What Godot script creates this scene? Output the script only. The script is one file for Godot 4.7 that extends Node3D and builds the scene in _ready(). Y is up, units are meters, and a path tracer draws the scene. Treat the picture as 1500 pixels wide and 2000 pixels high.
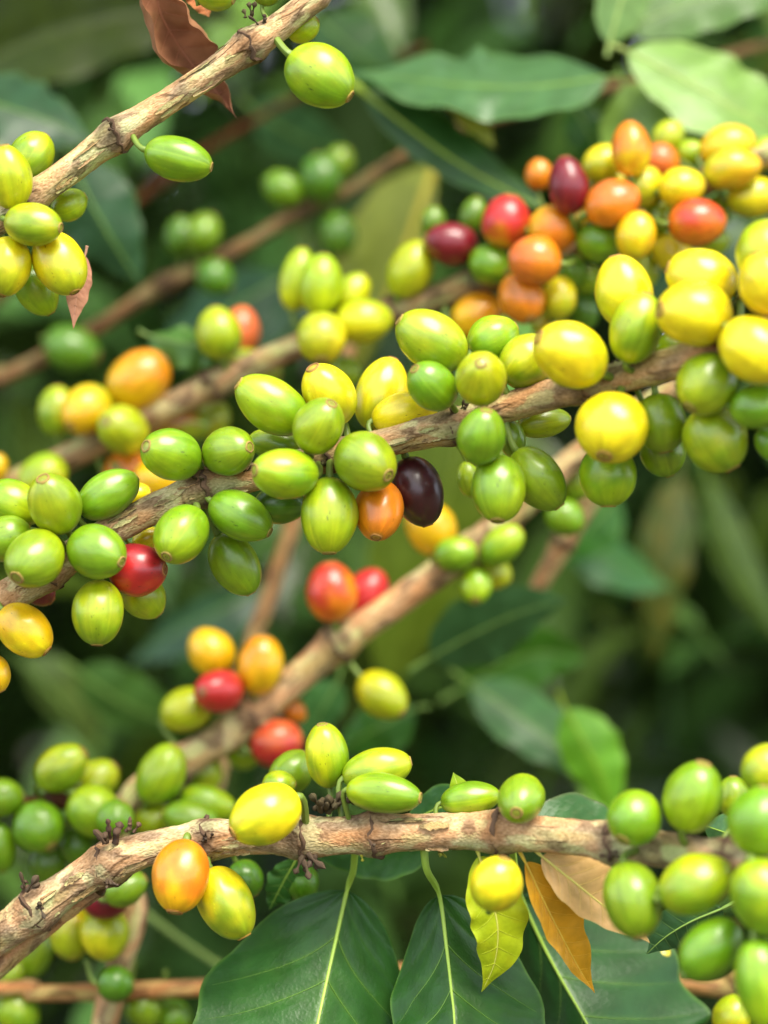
extends Node3D
# Coffee branches crowded with ripening cherries, seen close up with a shallow depth of field.

const EYE := Vector3(0, 1.3, 0.6)      # the lens; it looks level along -z
const PX := 0.00012                     # metres per photo pixel on the plane z = 0
const CHERRIES := """
@|cherries on the upper thick branch|0|2
420 -12 67 83 -20 10 5.9 VG|half hidden green cherry cut by the top edge near the dry brown leaf
524 -24 63 76 70 0 -1.8 G|green cherry tip at the top edge above the branch's highest node
592 55 56 69 28 15 -2.6 VY|tiny unripe lime cherry above the large pointed one at the highest node
625 148 118 151 -36 8 8.0 VG|large yellow green pointed cherry hanging alone beside the highest node
348 310 90 140 -15 5 6.0 G|bright green elongated cherry hanging alone under the middle node
62 304 90 105 60 -20 -4.0 VG|lime yellow cherry peeking out above the branch at the left edge
18 346 90 130 98 15 9.0 VY|upright yellow cherry cut by the left edge above the branch
135 400 63 76 30 -10 -8.0 V|small olive green cherry half hidden behind the branch near its lower end
65 437 86 120 -10 14 13.2 VG|yellow green cherry lying across the branch with its tip to the right
117 514 99 138 -62 12 6.8 YV|yellow cherry pointing down at a dry leaf tip
12 520 97 122 -100 10 8.0 YV|yellow cherry cut by the left edge below the lying green one
72 566 80 111 -60 -10 -5.0 VG|olive green cherry hanging behind two yellow ones
@|cherries crowded along the main branch|1|2
26 984 92 122 -25 0 0.5 VG|lime cherry cut by the left edge behind an upright green one
107 984 103 138 110 38 11.3 GV|upright green cherry with round scar on top beside the left edge
211 965 86 136 32 -12 4.0 G|smooth green cherry leaning up right above a bare stretch of bark
12 1052 88 108 200 10 7.4 G|green cherry cut by the left edge above the branch's low end
68 1090 109 136 -128 44 14.8 GV|pale green cherry with a big ring scar facing down left
189 1078 105 132 -20 30 13.0 G|green cherry touching the dark red one on its left
268 1112 105 121 0 18 3.0 RC|dark red cherry wedged among green ones under the main branch
193 1196 103 132 -92 8 8.0 VG|lime cherry hanging straight down under the dark red one
281 1166 84 95 -50 -10 -6.0 VY|yellow green cherry showing below the dark red one
48 1231 94 126 -42 5 6.0 AY|amber yellow cherry hanging under the low end of the main branch
-16 1316 73 82 -60 0 2.0 A|amber cherry just touching the left edge below the main branch
72 1150 63 82 -40 0 -10.0 C|dark red cherry almost hidden behind the main branch
335 889 100 136 160 42 8.4 GV|green cherry with a grey scar at its left end resting on the branch
446 880 94 119 8 40 6.6 G|rounded green cherry with a dark scar at its right end
538 868 63 113 170 -10 -5.6 VG|pale green cherry hidden behind two green ones over the branch
530 791 105 161 147 8 6.2 VG|long lime green cherry pointing up left over the cluster
641 771 103 138 120 26 3.1 YV|yellow cherry with a brown scar on top behind the rounder green one
624 832 101 125 60 36 15.2 GV|rounded green cherry with scar on top in the middle of the cluster
745 770 103 153 72 -8 -9.3 YV|tall yellow cherry leaning right behind the branch
790 806 80 136 14 -5 -0.5 Y|yellow cherry lying flat just above the bark behind the branch
557 923 103 140 176 30 16.5 VG|lime cherry with a ring scar at its left end in front of the branch
713 903 118 137 -30 38 16.2 GV|large lime green cherry with a scar at its lower right end
643 1006 113 155 -90 8 11.3 VG|pointed lime green cherry hanging straight down below the cluster
740 998 100 132 -96 36 6.9 O|orange cherry with a round scar between a green and a purple one
814 960 103 144 -72 0 -0.8 P|dark purple overripe cherry hanging under the branch
469 1009 92 140 -28 12 6.0 G|green cherry pointing down right below the bare bark
355 1045 107 136 -122 42 10.0 GV|green cherry with a ring scar at its lower left under the bark
458 1102 94 136 -60 -5 -3.0 G|dull green cherry with blunt end at the bottom of its pair
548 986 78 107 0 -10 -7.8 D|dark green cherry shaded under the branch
266 968 52 62 20 0 -10.0 Y|small yellow patch of a cherry behind the leaning smooth one
288 1052 46 62 20 0 -8.0 Y|sliver of a yellow cherry under the bark near the dark red one
843 665 111 157 148 10 11.2 VG|large pale lime cherry lying left to right above the purple one
963 662 92 110 30 -15 4.0 VG|lime cherry behind the cluster beside the big pale one
844 753 92 116 138 34 16.5 GV|small green cherry with a pale scar resting above the branch
939 739 101 137 95 66 22.9 VY|yellow green cherry showing its pale round scar to the front
1030 706 107 120 40 -10 11.0 VYG|lime cherry tucked behind the large yellow one
1114 694 130 160 152 20 28.5 YV|large yellow cherry with an orange scar at its upper left
940 852 94 122 80 30 24.0 G|green cherry hanging in front of the branch with a tan scar on top
1000 858 54 76 -80 0 6.7 G|sliver of a green cherry behind the one in front of the branch
974 954 107 140 -93 20 19.2 GV|green cherry with vertical pale streaks hanging below the branch
1050 935 100 144 -52 0 11.6 G|dull green cherry leaning right beside the streaked one
1062 826 61 111 10 -10 2.8 GV|bright green cherry seen under the branch's lower edge
915 936 46 72 -80 0 -17.4 V|lime cherry mostly hidden behind the streaked hanging one
1194 836 141 149 -108 36 30.0 Y|big yellow cherry hanging in front with a ring scar at its bottom
1188 928 113 126 -90 0 15.0 VG|olive green cherry hanging behind the big yellow one
1290 826 99 120 -80 0 23.7 G|green cherry shaded below the bark right of the big yellow one
1294 886 92 94 -70 -10 15.0 G|dark green cherry lowest behind the shaded pair
1382 750 118 131 232 18 38.5 GV|bright green glossy cherry just under the branch
1397 858 128 138 -60 5 31.0 VG|wide yellow green cherry hanging below the glossy bright one
1484 796 88 122 0 10 42.0 G|green cherry cut by the right edge below the branch
1474 684 124 154 -42 20 49.0 Y|yellow cherry cut by the right edge in front of the bark
1357 614 132 157 174 18 41.0 Y|big yellow cherry with a brown scar at its left end
1243 641 103 146 74 10 30.1 VG|olive lime cherry upright in front of the yellow one
1218 572 113 153 104 6 20.7 YV|yellow cherry leaning up left at the top of the cluster
1370 546 120 146 160 0 29.0 Y|pale yellow cherry behind the big one at the top of the cluster
1494 492 118 128 80 0 39.1 VY|yellow green cherry cut by the right edge at the top of the cluster
1498 554 113 133 110 10 48.9 YA|golden yellow cherry cut by the right edge above the branch
1318 680 65 82 0 0 21.4 VY|yellow green cherry half buried under the big yellow one
1502 868 52 72 -60 0 35.0 G|sliver of green cherry at the right edge below the cluster
@|cherries on the rear pale branch|3|1
648 1157 101 121 95 0 -73.5 OR|orange cherry standing beside a red one above the rear pale branch
714 1164 88 118 60 0 -83.9 R|red cherry half behind the orange one above the rear pale branch
412 1274 92 105 130 10 -79.0 A|amber cherry above a red one in the loose group of four
507 1300 92 123 80 5 -72.6 AO|orange yellow cherry leaning over the rear pale branch
427 1348 88 119 180 60 -65.7 R|bright red cherry with a pale scar to the front in the loose group of four
366 1386 90 112 20 10 -73.0 V|olive yellow cherry lowest of the loose group of four
540 1452 96 107 20 0 -75.0 RK|red cherry hanging just under the rear pale branch
746 1358 88 117 -40 20 -73.9 VY|lime yellow cherry hanging alone below the rear pale branch
842 1030 96 118 120 0 -79.4 A|amber cherry peeking out below the purple one
890 1082 72 89 10 15 -67.8 VG|small lime cherry resting on the rear pale branch
980 1065 68 103 42 5 -68.1 VG|slim lime cherry leaning up from the rear pale branch
928 1143 68 82 -90 40 -71.4 VG|small round lime cherry below the rear pale branch
966 1118 63 70 -30 0 -79.0 VY|yellowish little cherry tucked beside the small round lime one
1102 1010 74 83 -30 0 -73.1 G|soft green cherry below the branch's bend under the dull leaning one
1120 940 68 81 -80 0 -75.9 GV|pale green cherry half hidden beside the olive hanging one
476 1470 66 72 0 0 -83.8 V|olive cherry dim under the rear pale branch beside the red one
574 1388 44 57 -40 0 -83.6 O|small reddish cherry half hidden under the rear pale branch
@|cherries on the rear brown branch|4|1
270 741 116 139 38 10 -83.1 AO|amber cherry blushing orange at its top on the rear brown branch
169 800 94 119 -130 40 -77.9 AV|dull yellow cherry with a grey scar in the soft trio on the rear branch
113 804 79 103 90 0 -85.7 VG|olive green cherry behind the dull yellow one of the soft trio
239 839 96 128 150 60 -73.1 VY|olive yellow cherry with a grey scar facing out of the soft trio
350 830 79 129 0 0 -90.8 GK|green cherry with a pink red cheek under the rear branch
414 820 70 83 60 0 -99.0 V|olive cherry dim beside the pink cheeked one
428 652 92 110 100 0 -78.6 VG|lime cherry standing in front of a red orange one by the curled leaf
468 650 81 107 80 0 -96.8 K|red orange cherry half hidden behind a lime one by the curled leaf
581 546 68 129 80 0 -80.9 VY|slim lime yellow cherry at the top of the soft lime bunch
628 556 85 123 85 0 -72.1 VY|broad lime yellow cherry in the middle of the soft lime bunch
684 574 72 96 50 5 -79.0 VY|small lime yellow cherry leaning right in the soft lime bunch
710 629 90 118 8 0 -70.8 VY|lying lime yellow cherry touching the bark in the soft lime bunch
628 660 96 108 -90 30 -64.1 VY|round lime yellow cherry lowest in the soft lime bunch
801 526 90 123 66 0 -73.6 V|olive lime cherry upright alone above the rear branch
672 726 61 70 0 0 -86.3 V|lime cherry soft behind the yellow ones under the rear branch
488 722 81 127 -10 0 -90.6 VG|lime cherry soft between the curled leaf and the long lime one
246 922 92 94 60 0 -83.8 OA|orange cherry soft behind the leaning smooth green one
312 938 92 110 0 0 -76.0 A|golden amber cherry soft behind the green one resting on the branch
84 932 92 107 40 0 -78.0 VA|olive yellow cherry soft behind the upright green one at left
-14 918 55 72 60 0 -83.9 A|amber cherry sliver at the left edge beside the rear branch
882 475 85 108 172 10 -69.1 C|wine red cherry lying at the low end of the ripe bunch
990 433 99 108 80 10 -61.8 RA|bright red cherry yellow at its base in the ripe bunch
1109 363 81 118 97 0 -51.8 C|wine red cherry standing tall at the top of the ripe bunch
1052 341 55 63 90 0 -70.8 O|small orange cherry beside the tall wine red one
958 516 81 90 -30 30 -65.4 G|round green cherry below the bright red one in the ripe bunch
1080 448 94 101 0 0 -57.9 OA|orange cherry between the bright red and the tall wine red ones
1045 508 96 107 172 0 -49.1 OK|coral orange cherry in the middle of the ripe bunch
1019 583 94 109 -70 30 -56.1 O|orange cherry with a grey scar lowest of the ripe bunch
1091 583 72 88 80 0 -60.1 YV|yellow cherry beside the lowest orange one of the ripe bunch
1170 473 83 95 -20 20 -55.7 G|olive green cherry beside a golden one in the ripe bunch
1196 397 94 114 22 0 -49.4 OK|coral pink cherry broad in the upper ripe bunch
1160 368 59 66 80 0 -68.9 AY|golden cherry half behind the coral pink one
1176 320 77 83 60 0 -62.0 YV|yellow cherry right above the wine red one's shoulder
1231 291 81 112 92 0 -50.5 OY|orange cherry turning yellow at its base atop the ripe bunch
1290 316 74 79 -30 0 -66.7 KO|coral red cherry behind the orange one atop the ripe bunch
1256 366 79 88 60 0 -56.2 YV|lemon cherry between two corals in the upper ripe bunch
1331 366 83 94 10 0 -51.1 Y|lemon yellow cherry above the red orange one of the ripe bunch
1243 460 79 99 80 0 -44.8 AY|golden cherry beside the olive green one in the ripe bunch
1285 424 59 74 90 0 -60.4 VG|lime cherry between the golden and the red orange ones
1361 434 94 116 4 0 -46.3 OR|red orange cherry at the far end of the ripe bunch
1313 496 74 92 -40 0 -59.3 Y|yellow cherry below the red orange one of the ripe bunch
1114 530 66 70 0 0 -64.9 G|small green cherry behind the coral orange one
1305 268 63 72 60 0 -72.3 V|olive cherry dim above the ripe bunch
1350 300 55 61 0 0 -69.8 V|dim olive cherry between orange and golden ones at the top
1420 286 83 114 20 0 -64.0 AY|golden orange cherry topmost of the dull yellow group
1430 331 85 118 12 0 -52.7 AV|dull yellow cherry in the middle of the dull yellow group
1470 384 81 105 8 0 -59.4 YV|yellow cherry lowest of the dull yellow group
1404 412 57 66 80 0 -66.5 VG|green cherry dim behind the red orange one
1140 604 61 83 -80 0 -76.5 D|dark olive cherry under the yellow one beside lowest orange
932 617 90 110 30 0 -72.5 AO|amber cherry soft below the rear branch under the ripe bunch
1258 528 61 79 80 0 -66.2 V|olive lime cherry soft behind the yellow one leaning up left
926 420 55 74 80 0 -79.0 D|dark green cherry shaded behind the bright red one
846 432 50 61 80 0 -86.8 D|dark green cherry dim above the wine red one's left
1150 545 61 70 0 0 -71.8 V|olive cherry dim between green and golden ones
1136 428 61 70 40 0 -74.0 AY|small golden cherry squeezed between tall wine red and olive green ones
1218 538 63 72 -60 0 -72.6 G|soft green cherry peeking left of the yellow one leaning up left
1392 470 59 68 0 0 -70.0 V|olive cherry dim below the red orange one of the ripe bunch
1066 636 59 70 -80 0 -72.0 VA|dull olive cherry hanging below the lowest orange one
1372 356 59 68 0 0 -68.6 VG|lime cherry wedged between lemon and dull yellow ones
1208 352 57 63 70 0 -71.7 YV|small yellow cherry behind the coral pink one's top
1490 300 66 88 30 0 -69.1 VY|olive yellow cherry at the right edge beside the golden orange one
@|soft green cherries on the thin rear branch|5|1
554 370 68 88 -30 10 -142.9 G|soft green cherry lowest of three on the thin rear branch
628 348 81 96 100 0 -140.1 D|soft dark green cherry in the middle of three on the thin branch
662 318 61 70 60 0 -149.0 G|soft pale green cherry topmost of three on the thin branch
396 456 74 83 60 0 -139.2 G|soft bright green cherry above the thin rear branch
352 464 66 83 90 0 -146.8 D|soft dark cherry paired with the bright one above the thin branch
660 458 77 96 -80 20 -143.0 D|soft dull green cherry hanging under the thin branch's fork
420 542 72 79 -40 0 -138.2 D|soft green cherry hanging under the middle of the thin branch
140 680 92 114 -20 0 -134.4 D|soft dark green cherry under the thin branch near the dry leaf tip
@|lime cherries in the soft lower left bunch|9|1
120 1500 90 119 36 10 -55.9 VG|lime cherry topmost in the soft lower left bunch
188 1526 85 101 40 0 -66.5 VG|lime cherry behind the topmost of the soft lower left bunch
184 1584 101 112 -40 0 -53.3 VG|broad lime cherry in the middle of the soft lower left bunch
75 1616 99 107 -50 30 -54.0 G|round green cherry below the topmost of the lower left bunch
226 1598 74 76 60 0 -44.3 G|small green cherry behind dried flower stubs on the lower branch
314 1513 94 132 64 0 -56.0 VG|tall lime cherry standing in the lower left bunch
393 1510 81 94 80 0 -79.7 VG|lime cherry beside the tall one in the lower left bunch
405 1570 72 116 -15 0 -59.6 VG|lime cherry lying under the standing pair
372 1598 77 114 172 0 -51.1 G|bright green cherry lying just above the lower branch's bark
300 1602 70 79 20 0 -59.4 V|lime cherry soft behind the dried stubs
4 1558 77 88 0 0 -57.2 G|green cherry cut by the left edge at the top of the lower left bunch
-2 1654 68 103 -80 0 -58.0 G|green cherry cut by the left edge lower in the bunch
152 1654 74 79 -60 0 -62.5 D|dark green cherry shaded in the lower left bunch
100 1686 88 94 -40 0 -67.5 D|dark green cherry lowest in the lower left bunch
206 1758 79 94 0 0 -43.8 C|crimson cherry half hidden under the lower branch
246 1736 68 92 30 0 -36.7 G|green cherry pressed under the lower branch beside the crimson one
141 1822 85 107 -90 0 -58.8 VA|dull yellow cherry hanging left of its twin under the branch
206 1824 99 107 -90 0 -50.0 VY|brighter yellow cherry hanging right of its twin under the branch
62 1858 83 118 70 0 -78.1 G|soft green cherry below the forked lower branch
226 1922 72 74 0 0 -51.5 D|small green cherry on the horizontal rear twig
280 1970 74 83 -60 0 -71.0 G|green cherry hanging under the horizontal rear twig
342 1988 68 77 -60 0 -75.4 G|green cherry beside another under the horizontal rear twig
34 1978 83 101 -60 0 -67.8 VG|lime cherry under the horizontal rear twig at the lower left
22 1906 44 66 60 0 -71.4 VG|lime cherry at the left edge above the horizontal rear twig
@|cherries on the lower branch|2|2
637 1476 86 134 97 12 -2.9 VYG|upright lime yellow cherry standing on the lower branch
736 1503 84 142 14 0 0.8 VG|olive lime cherry lying behind the lower of its pair
749 1550 80 155 -5 14 9.6 GV|long green cherry lying on the lower branch with scar at its right end
569 1508 82 99 50 0 -17.2 G|green cherry soft behind the upright lime one
545 1532 56 68 0 0 -9.6 VG|lime sliver of a cherry behind the yellow one on the bark
518 1591 120 154 208 18 14.1 YV|glossy yellow cherry lying across the lower branch
352 1711 113 150 -98 20 12.8 OA|orange cherry hanging in front of the lower branch
443 1763 109 155 -62 6 6.2 YVG|yellow cherry hanging beside the orange one with a flat scar
480 1716 73 78 -60 0 -18.0 D|dark green cherry shaded behind the hanging yellow one
586 1722 75 86 -70 0 -23.1 D|dark green cherry soft below the branch's dried stubs
918 1560 69 120 8 0 6.5 GV|lime cherry lying on the bark behind the lower branch's top edge
1018 1560 92 126 -120 66 20.6 GV|round green cherry facing forward on top of the lower branch
971 1727 103 114 75 14 29.0 YV|blurry lemon cherry in front of a bright lime leaf
1240 1598 107 115 -125 30 40.6 GV|round bright green cherry on top of the branch's near end
1353 1556 118 148 74 14 43.3 GV|large green cherry with a pinkish scar on top standing upright
1432 1556 65 82 90 0 22.9 GV|pale green cherry soft between two large green ones
1492 1500 88 101 60 0 48.5 VG|green cherry cut by the right edge topmost of the near bunch
1484 1604 126 140 80 0 55.8 GV|large green cherry cut by the right edge above the branch's near end
1234 1757 116 157 -78 20 41.5 G|dark green cherry hanging with a brown scar at its bottom
1359 1726 116 157 24 0 48.6 VG|lime green cherry lying under the branch's near end
1490 1752 128 157 -70 0 60.2 VG|large lime cherry cut by the right edge under the branch
1390 1855 109 149 46 0 50.0 G|green cherry leaning up right in the near lower bunch
1488 1924 109 186 -80 0 60.8 VG|huge blurry green cherry cut by the lower right corner
1430 1984 78 89 60 0 -23.0 VA|soft yellow cherry at the bottom edge behind the near bunch
1292 1884 61 86 -80 0 -34.8 YV|sliver of a yellow cherry behind the dark leaf's right edge
1066 1980 63 93 -80 0 -51.0 Y|sliver of a yellow cherry between two dark leaves
"""
const BRANCHES := """
0|720 -60 3 24;620 -5 3 25;550 48 2 26;500 82 2 28;420 138 1 26;320 204 0 25;225 265 0 28;140 330 0 27;60 388 0 27;-30 450 0 27;-120 515 0 26
1|-140 1250 0 34;-20 1185 0 34;60 1138 0 32;140 1085 0 30;230 1030 0 30;330 980 0 29;400 952 0 30;500 930 0 28;620 895 1 27;750 865 3 28;830 845 5 31;900 830 8 29;1000 793 11 29;1100 765 15 30;1190 742 19 31;1300 715 26 33;1420 680 34 35;1540 640 42 36;1700 585 52 36
2|-150 1920 -10 36.0;-20 1838 -8 36.0;60 1785 -6 36.0;150 1722 -4 34.2;230 1680 -2 34.2;310 1652 0 32.4;400 1640 0 33.2;500 1634 0 34.2;600 1634 1 35.1;700 1631 3 34.2;800 1626 6 35.1;900 1624 10 35.1;1000 1625 14 35.1;1100 1634 19 34.2;1200 1645 26 35.1;1300 1660 33 35.1;1420 1682 42 35.1;1550 1705 52 35.1;1700 1730 62 35.1
3|1260 790 -62 20;1180 850 -66 24;1100 915 -70 27;1000 1005 -73 28;920 1070 -75 28;840 1130 -76 29;750 1195 -77 29;660 1258 -78 31;580 1325 -78 30;500 1390 -77 32;420 1450 -75 32;340 1500 -70 32;260 1560 -64 30;225 1630 -58 27;250 1720 -56 26;262 1790 -56 26;235 1880 -58 25;205 2000 -60 24;190 2080 -60 24
4|1480 310 -60 20.7;1400 350 -62 20.7;1280 410 -66 22.6;1150 475 -68 23.5;1040 520 -70 24.4;930 550 -74 24.4;850 580 -76 24.4;770 608 -78 24.4;660 645 -80 24.4;560 685 -82 24.4;450 735 -83 25.4;330 795 -84 26.3;220 850 -85 26.3;120 900 -86 27.3;0 960 -88 28.2;-100 1010 -90 28.2
5|900 250 -150 10.6;820 285 -148 11.4;740 335 -146 12.3;690 368 -145 13.2;640 390 -145 13.2;590 412 -145 15.0;500 465 -144 14.1;400 520 -143 15.0;320 555 -142 15.8;250 600 -142 15.0;180 645 -142 15.8;90 695 -142 15.8;0 740 -142 15.8;-100 790 -142 15.8
6|560 200 -190 7;500 235 -190 7;420 280 -190 9;320 350 -190 11;250 405 -190 9;120 490 -190 9;-40 612 -190 12
7|610 900 -120 14;590 970 -120 16;560 1060 -120 17;530 1150 -122 17;495 1250 -124 17;470 1340 -124 15
8|1190 920 -110 14;1150 985 -110 18;1100 1060 -112 19;1060 1130 -114 18;1034 1178 -118 14
9|-80 1610 -62 13;0 1585 -62 14;100 1565 -62 14;200 1570 -62 14;280 1580 -64 14
10|-60 1942 -62 15;60 1940 -64 16;200 1938 -66 17;320 1932 -68 17;430 1928 -70 17;560 1922 -72 16;800 1895 -74 15;1010 1868 -74 16;1150 1888 -72 16;1320 1918 -70 17;1440 1930 -66 17;1560 1920 -62 17
11|170 1740 -8 26;110 1785 -12 26;50 1835 -14 27;-20 1895 -16 28;-120 1975 -20 28
"""

var used := {}
var rng := RandomNumberGenerator.new()
var fn := FastNoiseLite.new()           # smooth noise
var fine := FastNoiseLite.new()
var paths := {}                         # branch number -> [[point, radius], ...]
var M := {}

# photo pixel and height above the focus plane -> a place in the world
func at(x: float, y: float, z_mm: float) -> Vector3:
	var z := z_mm * 0.001
	var s := (EYE.z - z) / EYE.z * PX
	return Vector3((x - 750.0) * s, EYE.y + (1000.0 - y) * s, z)

func sized(z_mm: float) -> float:
	return (EYE.z - z_mm * 0.001) / EYE.z * PX

func numbered(called: String) -> String:
	var n: int = used.get(called, -1) + 1
	used[called] = n
	return called if n == 0 else "%s_%03d" % [called, n]

func thing(called: String, label: String, category: String, where: Vector3, group := "") -> Node3D:
	var o := Node3D.new()
	o.name = numbered(called)
	add_child(o)
	o.position = where
	o.set_meta("label", label)
	o.set_meta("category", category)
	if group:
		o.set_meta("group", group)
	return o

func part(called: String, mesh: Mesh, m: Material, under: Node3D, n := 0) -> MeshInstance3D:
	var o := MeshInstance3D.new()
	o.name = called if n == 0 else "%s_%03d" % [called, n]
	o.mesh = mesh
	o.material_override = m
	under.add_child(o, true)
	return o

# ---------------------------------------------------------------- meshes
func commit(v: PackedVector3Array, uv: PackedVector2Array, col: PackedColorArray, idx: PackedInt32Array, cols := 0) -> ArrayMesh:
	var nor := PackedVector3Array()
	nor.resize(v.size())
	for k in range(0, idx.size(), 3):
		var a := idx[k]
		var b := idx[k + 1]
		var c := idx[k + 2]
		var f := (v[c] - v[a]).cross(v[b] - v[a])
		nor[a] += f
		nor[b] += f
		nor[c] += f
	if cols > 0:                        # a closed sheet: first and last column are the same line
		for r in v.size() / cols:
			var s := nor[r * cols] + nor[r * cols + cols - 1]
			nor[r * cols] = s
			nor[r * cols + cols - 1] = s
	for k in nor.size():
		nor[k] = nor[k].normalized() if nor[k].length_squared() > 1e-30 else Vector3.UP
	var a := []
	a.resize(Mesh.ARRAY_MAX)
	a[Mesh.ARRAY_VERTEX] = v
	a[Mesh.ARRAY_NORMAL] = nor
	a[Mesh.ARRAY_TEX_UV] = uv
	if col.size():
		a[Mesh.ARRAY_COLOR] = col
	a[Mesh.ARRAY_INDEX] = idx
	var m := ArrayMesh.new()
	m.add_surface_from_arrays(Mesh.PRIMITIVE_TRIANGLES, a)
	return m

func grid_index(rows: int, cols: int, base := 0) -> PackedInt32Array:
	var idx := PackedInt32Array()
	for r in rows - 1:
		for c in cols - 1:
			var a := base + r * cols + c
			idx.append_array([a, a + 1, a + cols, a + 1, a + cols + 1, a + cols])
	return idx

# a round tube along points (relative to `from`), with one radius and one colour per point
func tube(pts: PackedVector3Array, rad: PackedFloat32Array, sides: int, c: Color, rough := 0.0) -> ArrayMesh:
	var v := PackedVector3Array()
	var uv := PackedVector2Array()
	var col := PackedColorArray()
	var n := pts.size()
	var side := Vector3(0.31, 0.2, 0.93)
	for i in n:
		var t := (pts[mini(i + 1, n - 1)] - pts[maxi(i - 1, 0)]).normalized()
		side = (side - t * side.dot(t)).normalized()
		var up := t.cross(side)
		for j in sides + 1:
			var a := TAU * j / sides
			var d := side * cos(a) + up * sin(a)
			var r := rad[i]
			if rough > 0.0:
				var q := pts[i] + d * rad[i]
				r *= 1.0 + rough * fine.get_noise_3d(q.x * 9000, q.y * 9000, q.z * 9000)
			v.append(pts[i] + d * r)
			uv.append(Vector2(float(j) / sides, float(i) / n))
			col.append(c)
	var idx := grid_index(n, sides + 1)
	for e in [0, n - 1]:                # close the ends
		var k := v.size()
		v.append(pts[e])
		uv.append(Vector2.ZERO)
		col.append(c)
		for j in sides:
			var a: int = e * (sides + 1) + j
			idx.append_array([k, a + 1, a] if e == 0 else [k, a, a + 1])
	return commit(v, uv, col, idx)

func lathe(profile: Array, sides: int, c0: Color, c1: Color, wobble := 0.0, seed_ := 0.0, bands := []) -> ArrayMesh:
	var v := PackedVector3Array()
	var uv := PackedVector2Array()
	var col := PackedColorArray()
	for i in profile.size():
		var p: Vector2 = profile[i]
		for j in sides + 1:
			var a := TAU * (j % sides) / sides
			var w := 1.0 + wobble * fn.get_noise_3d(cos(a) * 90 + seed_, sin(a) * 90, i * 25)
			v.append(Vector3(cos(a) * p.x * w, p.y, sin(a) * p.x * w))
			uv.append(Vector2(float(j) / sides, float(i) / profile.size()))
			var tone: Color = bands[i] if bands.size() else c0.lerp(c1, float(i) / (profile.size() - 1))
			col.append(tone.darkened(0.25 * maxf(0, fn.get_noise_3d(cos(a) * 150 + seed_, sin(a) * 150, i * 60))))
	return commit(v, uv, col, grid_index(profile.size(), sides + 1), sides + 1)

func spline(p: Array, t: float) -> Vector3:
	var f := clampf(t, 0, 1) * (p.size() - 1)
	var i := mini(int(f), p.size() - 2)
	var a: Vector3 = p[maxi(i - 1, 0)]
	var b: Vector3 = p[i]
	var c: Vector3 = p[i + 1]
	var d: Vector3 = p[mini(i + 2, p.size() - 1)]
	return b.cubic_interpolate(c, a, d, f - i)

func srgb(r: float, g: float, b: float) -> Color:      # given as real-world (linear) base colour
	return Color(r, g, b).linear_to_srgb()

# ---------------------------------------------------------------- materials
func vc(rough: float, spec := 0.5) -> StandardMaterial3D:
	var m := StandardMaterial3D.new()
	m.vertex_color_use_as_albedo = true
	m.vertex_color_is_srgb = true
	m.roughness = rough
	m.metallic_specular = spec
	return m

func picture(w: int, h: int, f: Callable) -> ImageTexture:
	var b := PackedByteArray()
	b.resize(w * h * 3)
	var k := 0
	for y in h:
		for x in w:
			var c: Color = f.call(float(x) / w, float(y) / h)
			b[k] = c.r8
			b[k + 1] = c.g8
			b[k + 2] = c.b8
			k += 3
	return ImageTexture.create_from_image(Image.create_from_data(w, h, false, Image.FORMAT_RGB8, b))

func ring(u: float, r: float) -> Vector2:
	return Vector2(cos(u * TAU) * r, sin(u * TAU) * r)

# streaks run from the scar at the tip towards the stalk
func streaks(u: float, v: float) -> Color:
	var p := ring(u, 110)
	var q := ring(u, 360)
	var a := smoothstep(0.05, 0.6, fn.get_noise_3d(p.x, p.y, v * 40))
	var b := smoothstep(0.0, 0.6, fn.get_noise_3d(q.x, q.y, v * 60 + 300))
	var tip := smoothstep(0.45, 1.0, v)
	var seam := exp(-pow(sin(u * TAU) / 0.045, 2)) * (0.75 + 0.25 * fn.get_noise_1d(v * 600))
	var k := clampf(a * 0.45 + b * (0.22 + 0.4 * tip) + seam * 0.8 + 0.15 * smoothstep(0.9, 1.0, v), 0, 1)
	var mott := fn.get_noise_3d(p.x * 1.7 + 500, p.y * 1.7, v * 160) * 0.06 + fine.get_noise_3d(q.x * 2, q.y * 2, v * 900) * 0.035
	var dot := smoothstep(0.60, 0.75, fn.get_noise_3d(q.x * 2.2, q.y * 2.2, v * 900 + 900)) * 0.16
	dot -= smoothstep(0.70, 0.8, fn.get_noise_3d(q.x * 1.6, q.y * 1.6, v * 700 - 800)) * 0.4
	var c := Color(0.84, 0.88, 0.62).lerp(Color(1.0, 1.0, 0.96), k)
	return Color(clampf(c.r + mott + dot, 0, 1), clampf(c.g + mott + dot, 0, 1), clampf(c.b + mott + dot * 0.5, 0, 1))

func ripe_skin(u: float, v: float) -> Color:
	var p := ring(u, 95)
	var q := ring(u, 330)
	var a := smoothstep(0.0, 0.6, fn.get_noise_3d(p.x + 700, p.y, v * 60))
	var mott := fn.get_noise_3d(p.x * 2 + 500, p.y * 2, v * 190) * 0.06 + fine.get_noise_3d(q.x * 2, q.y * 2, v * 900) * 0.04
	var dot := smoothstep(0.55, 0.7, fn.get_noise_3d(q.x * 2.4, q.y * 2.4, v * 1000 + 400)) * 0.10
	var dark := smoothstep(0.66, 0.76, fn.get_noise_3d(q.x * 1.5, q.y * 1.5, v * 700 - 800)) * 0.35
	var c := Color(0.9, 0.88, 0.85).lerp(Color(1, 1, 1), a)
	return Color(clampf(c.r + mott + dot - dark, 0, 1), clampf(c.g + mott + dot - dark, 0, 1), clampf(c.b + mott + dot - dark, 0, 1))

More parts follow.
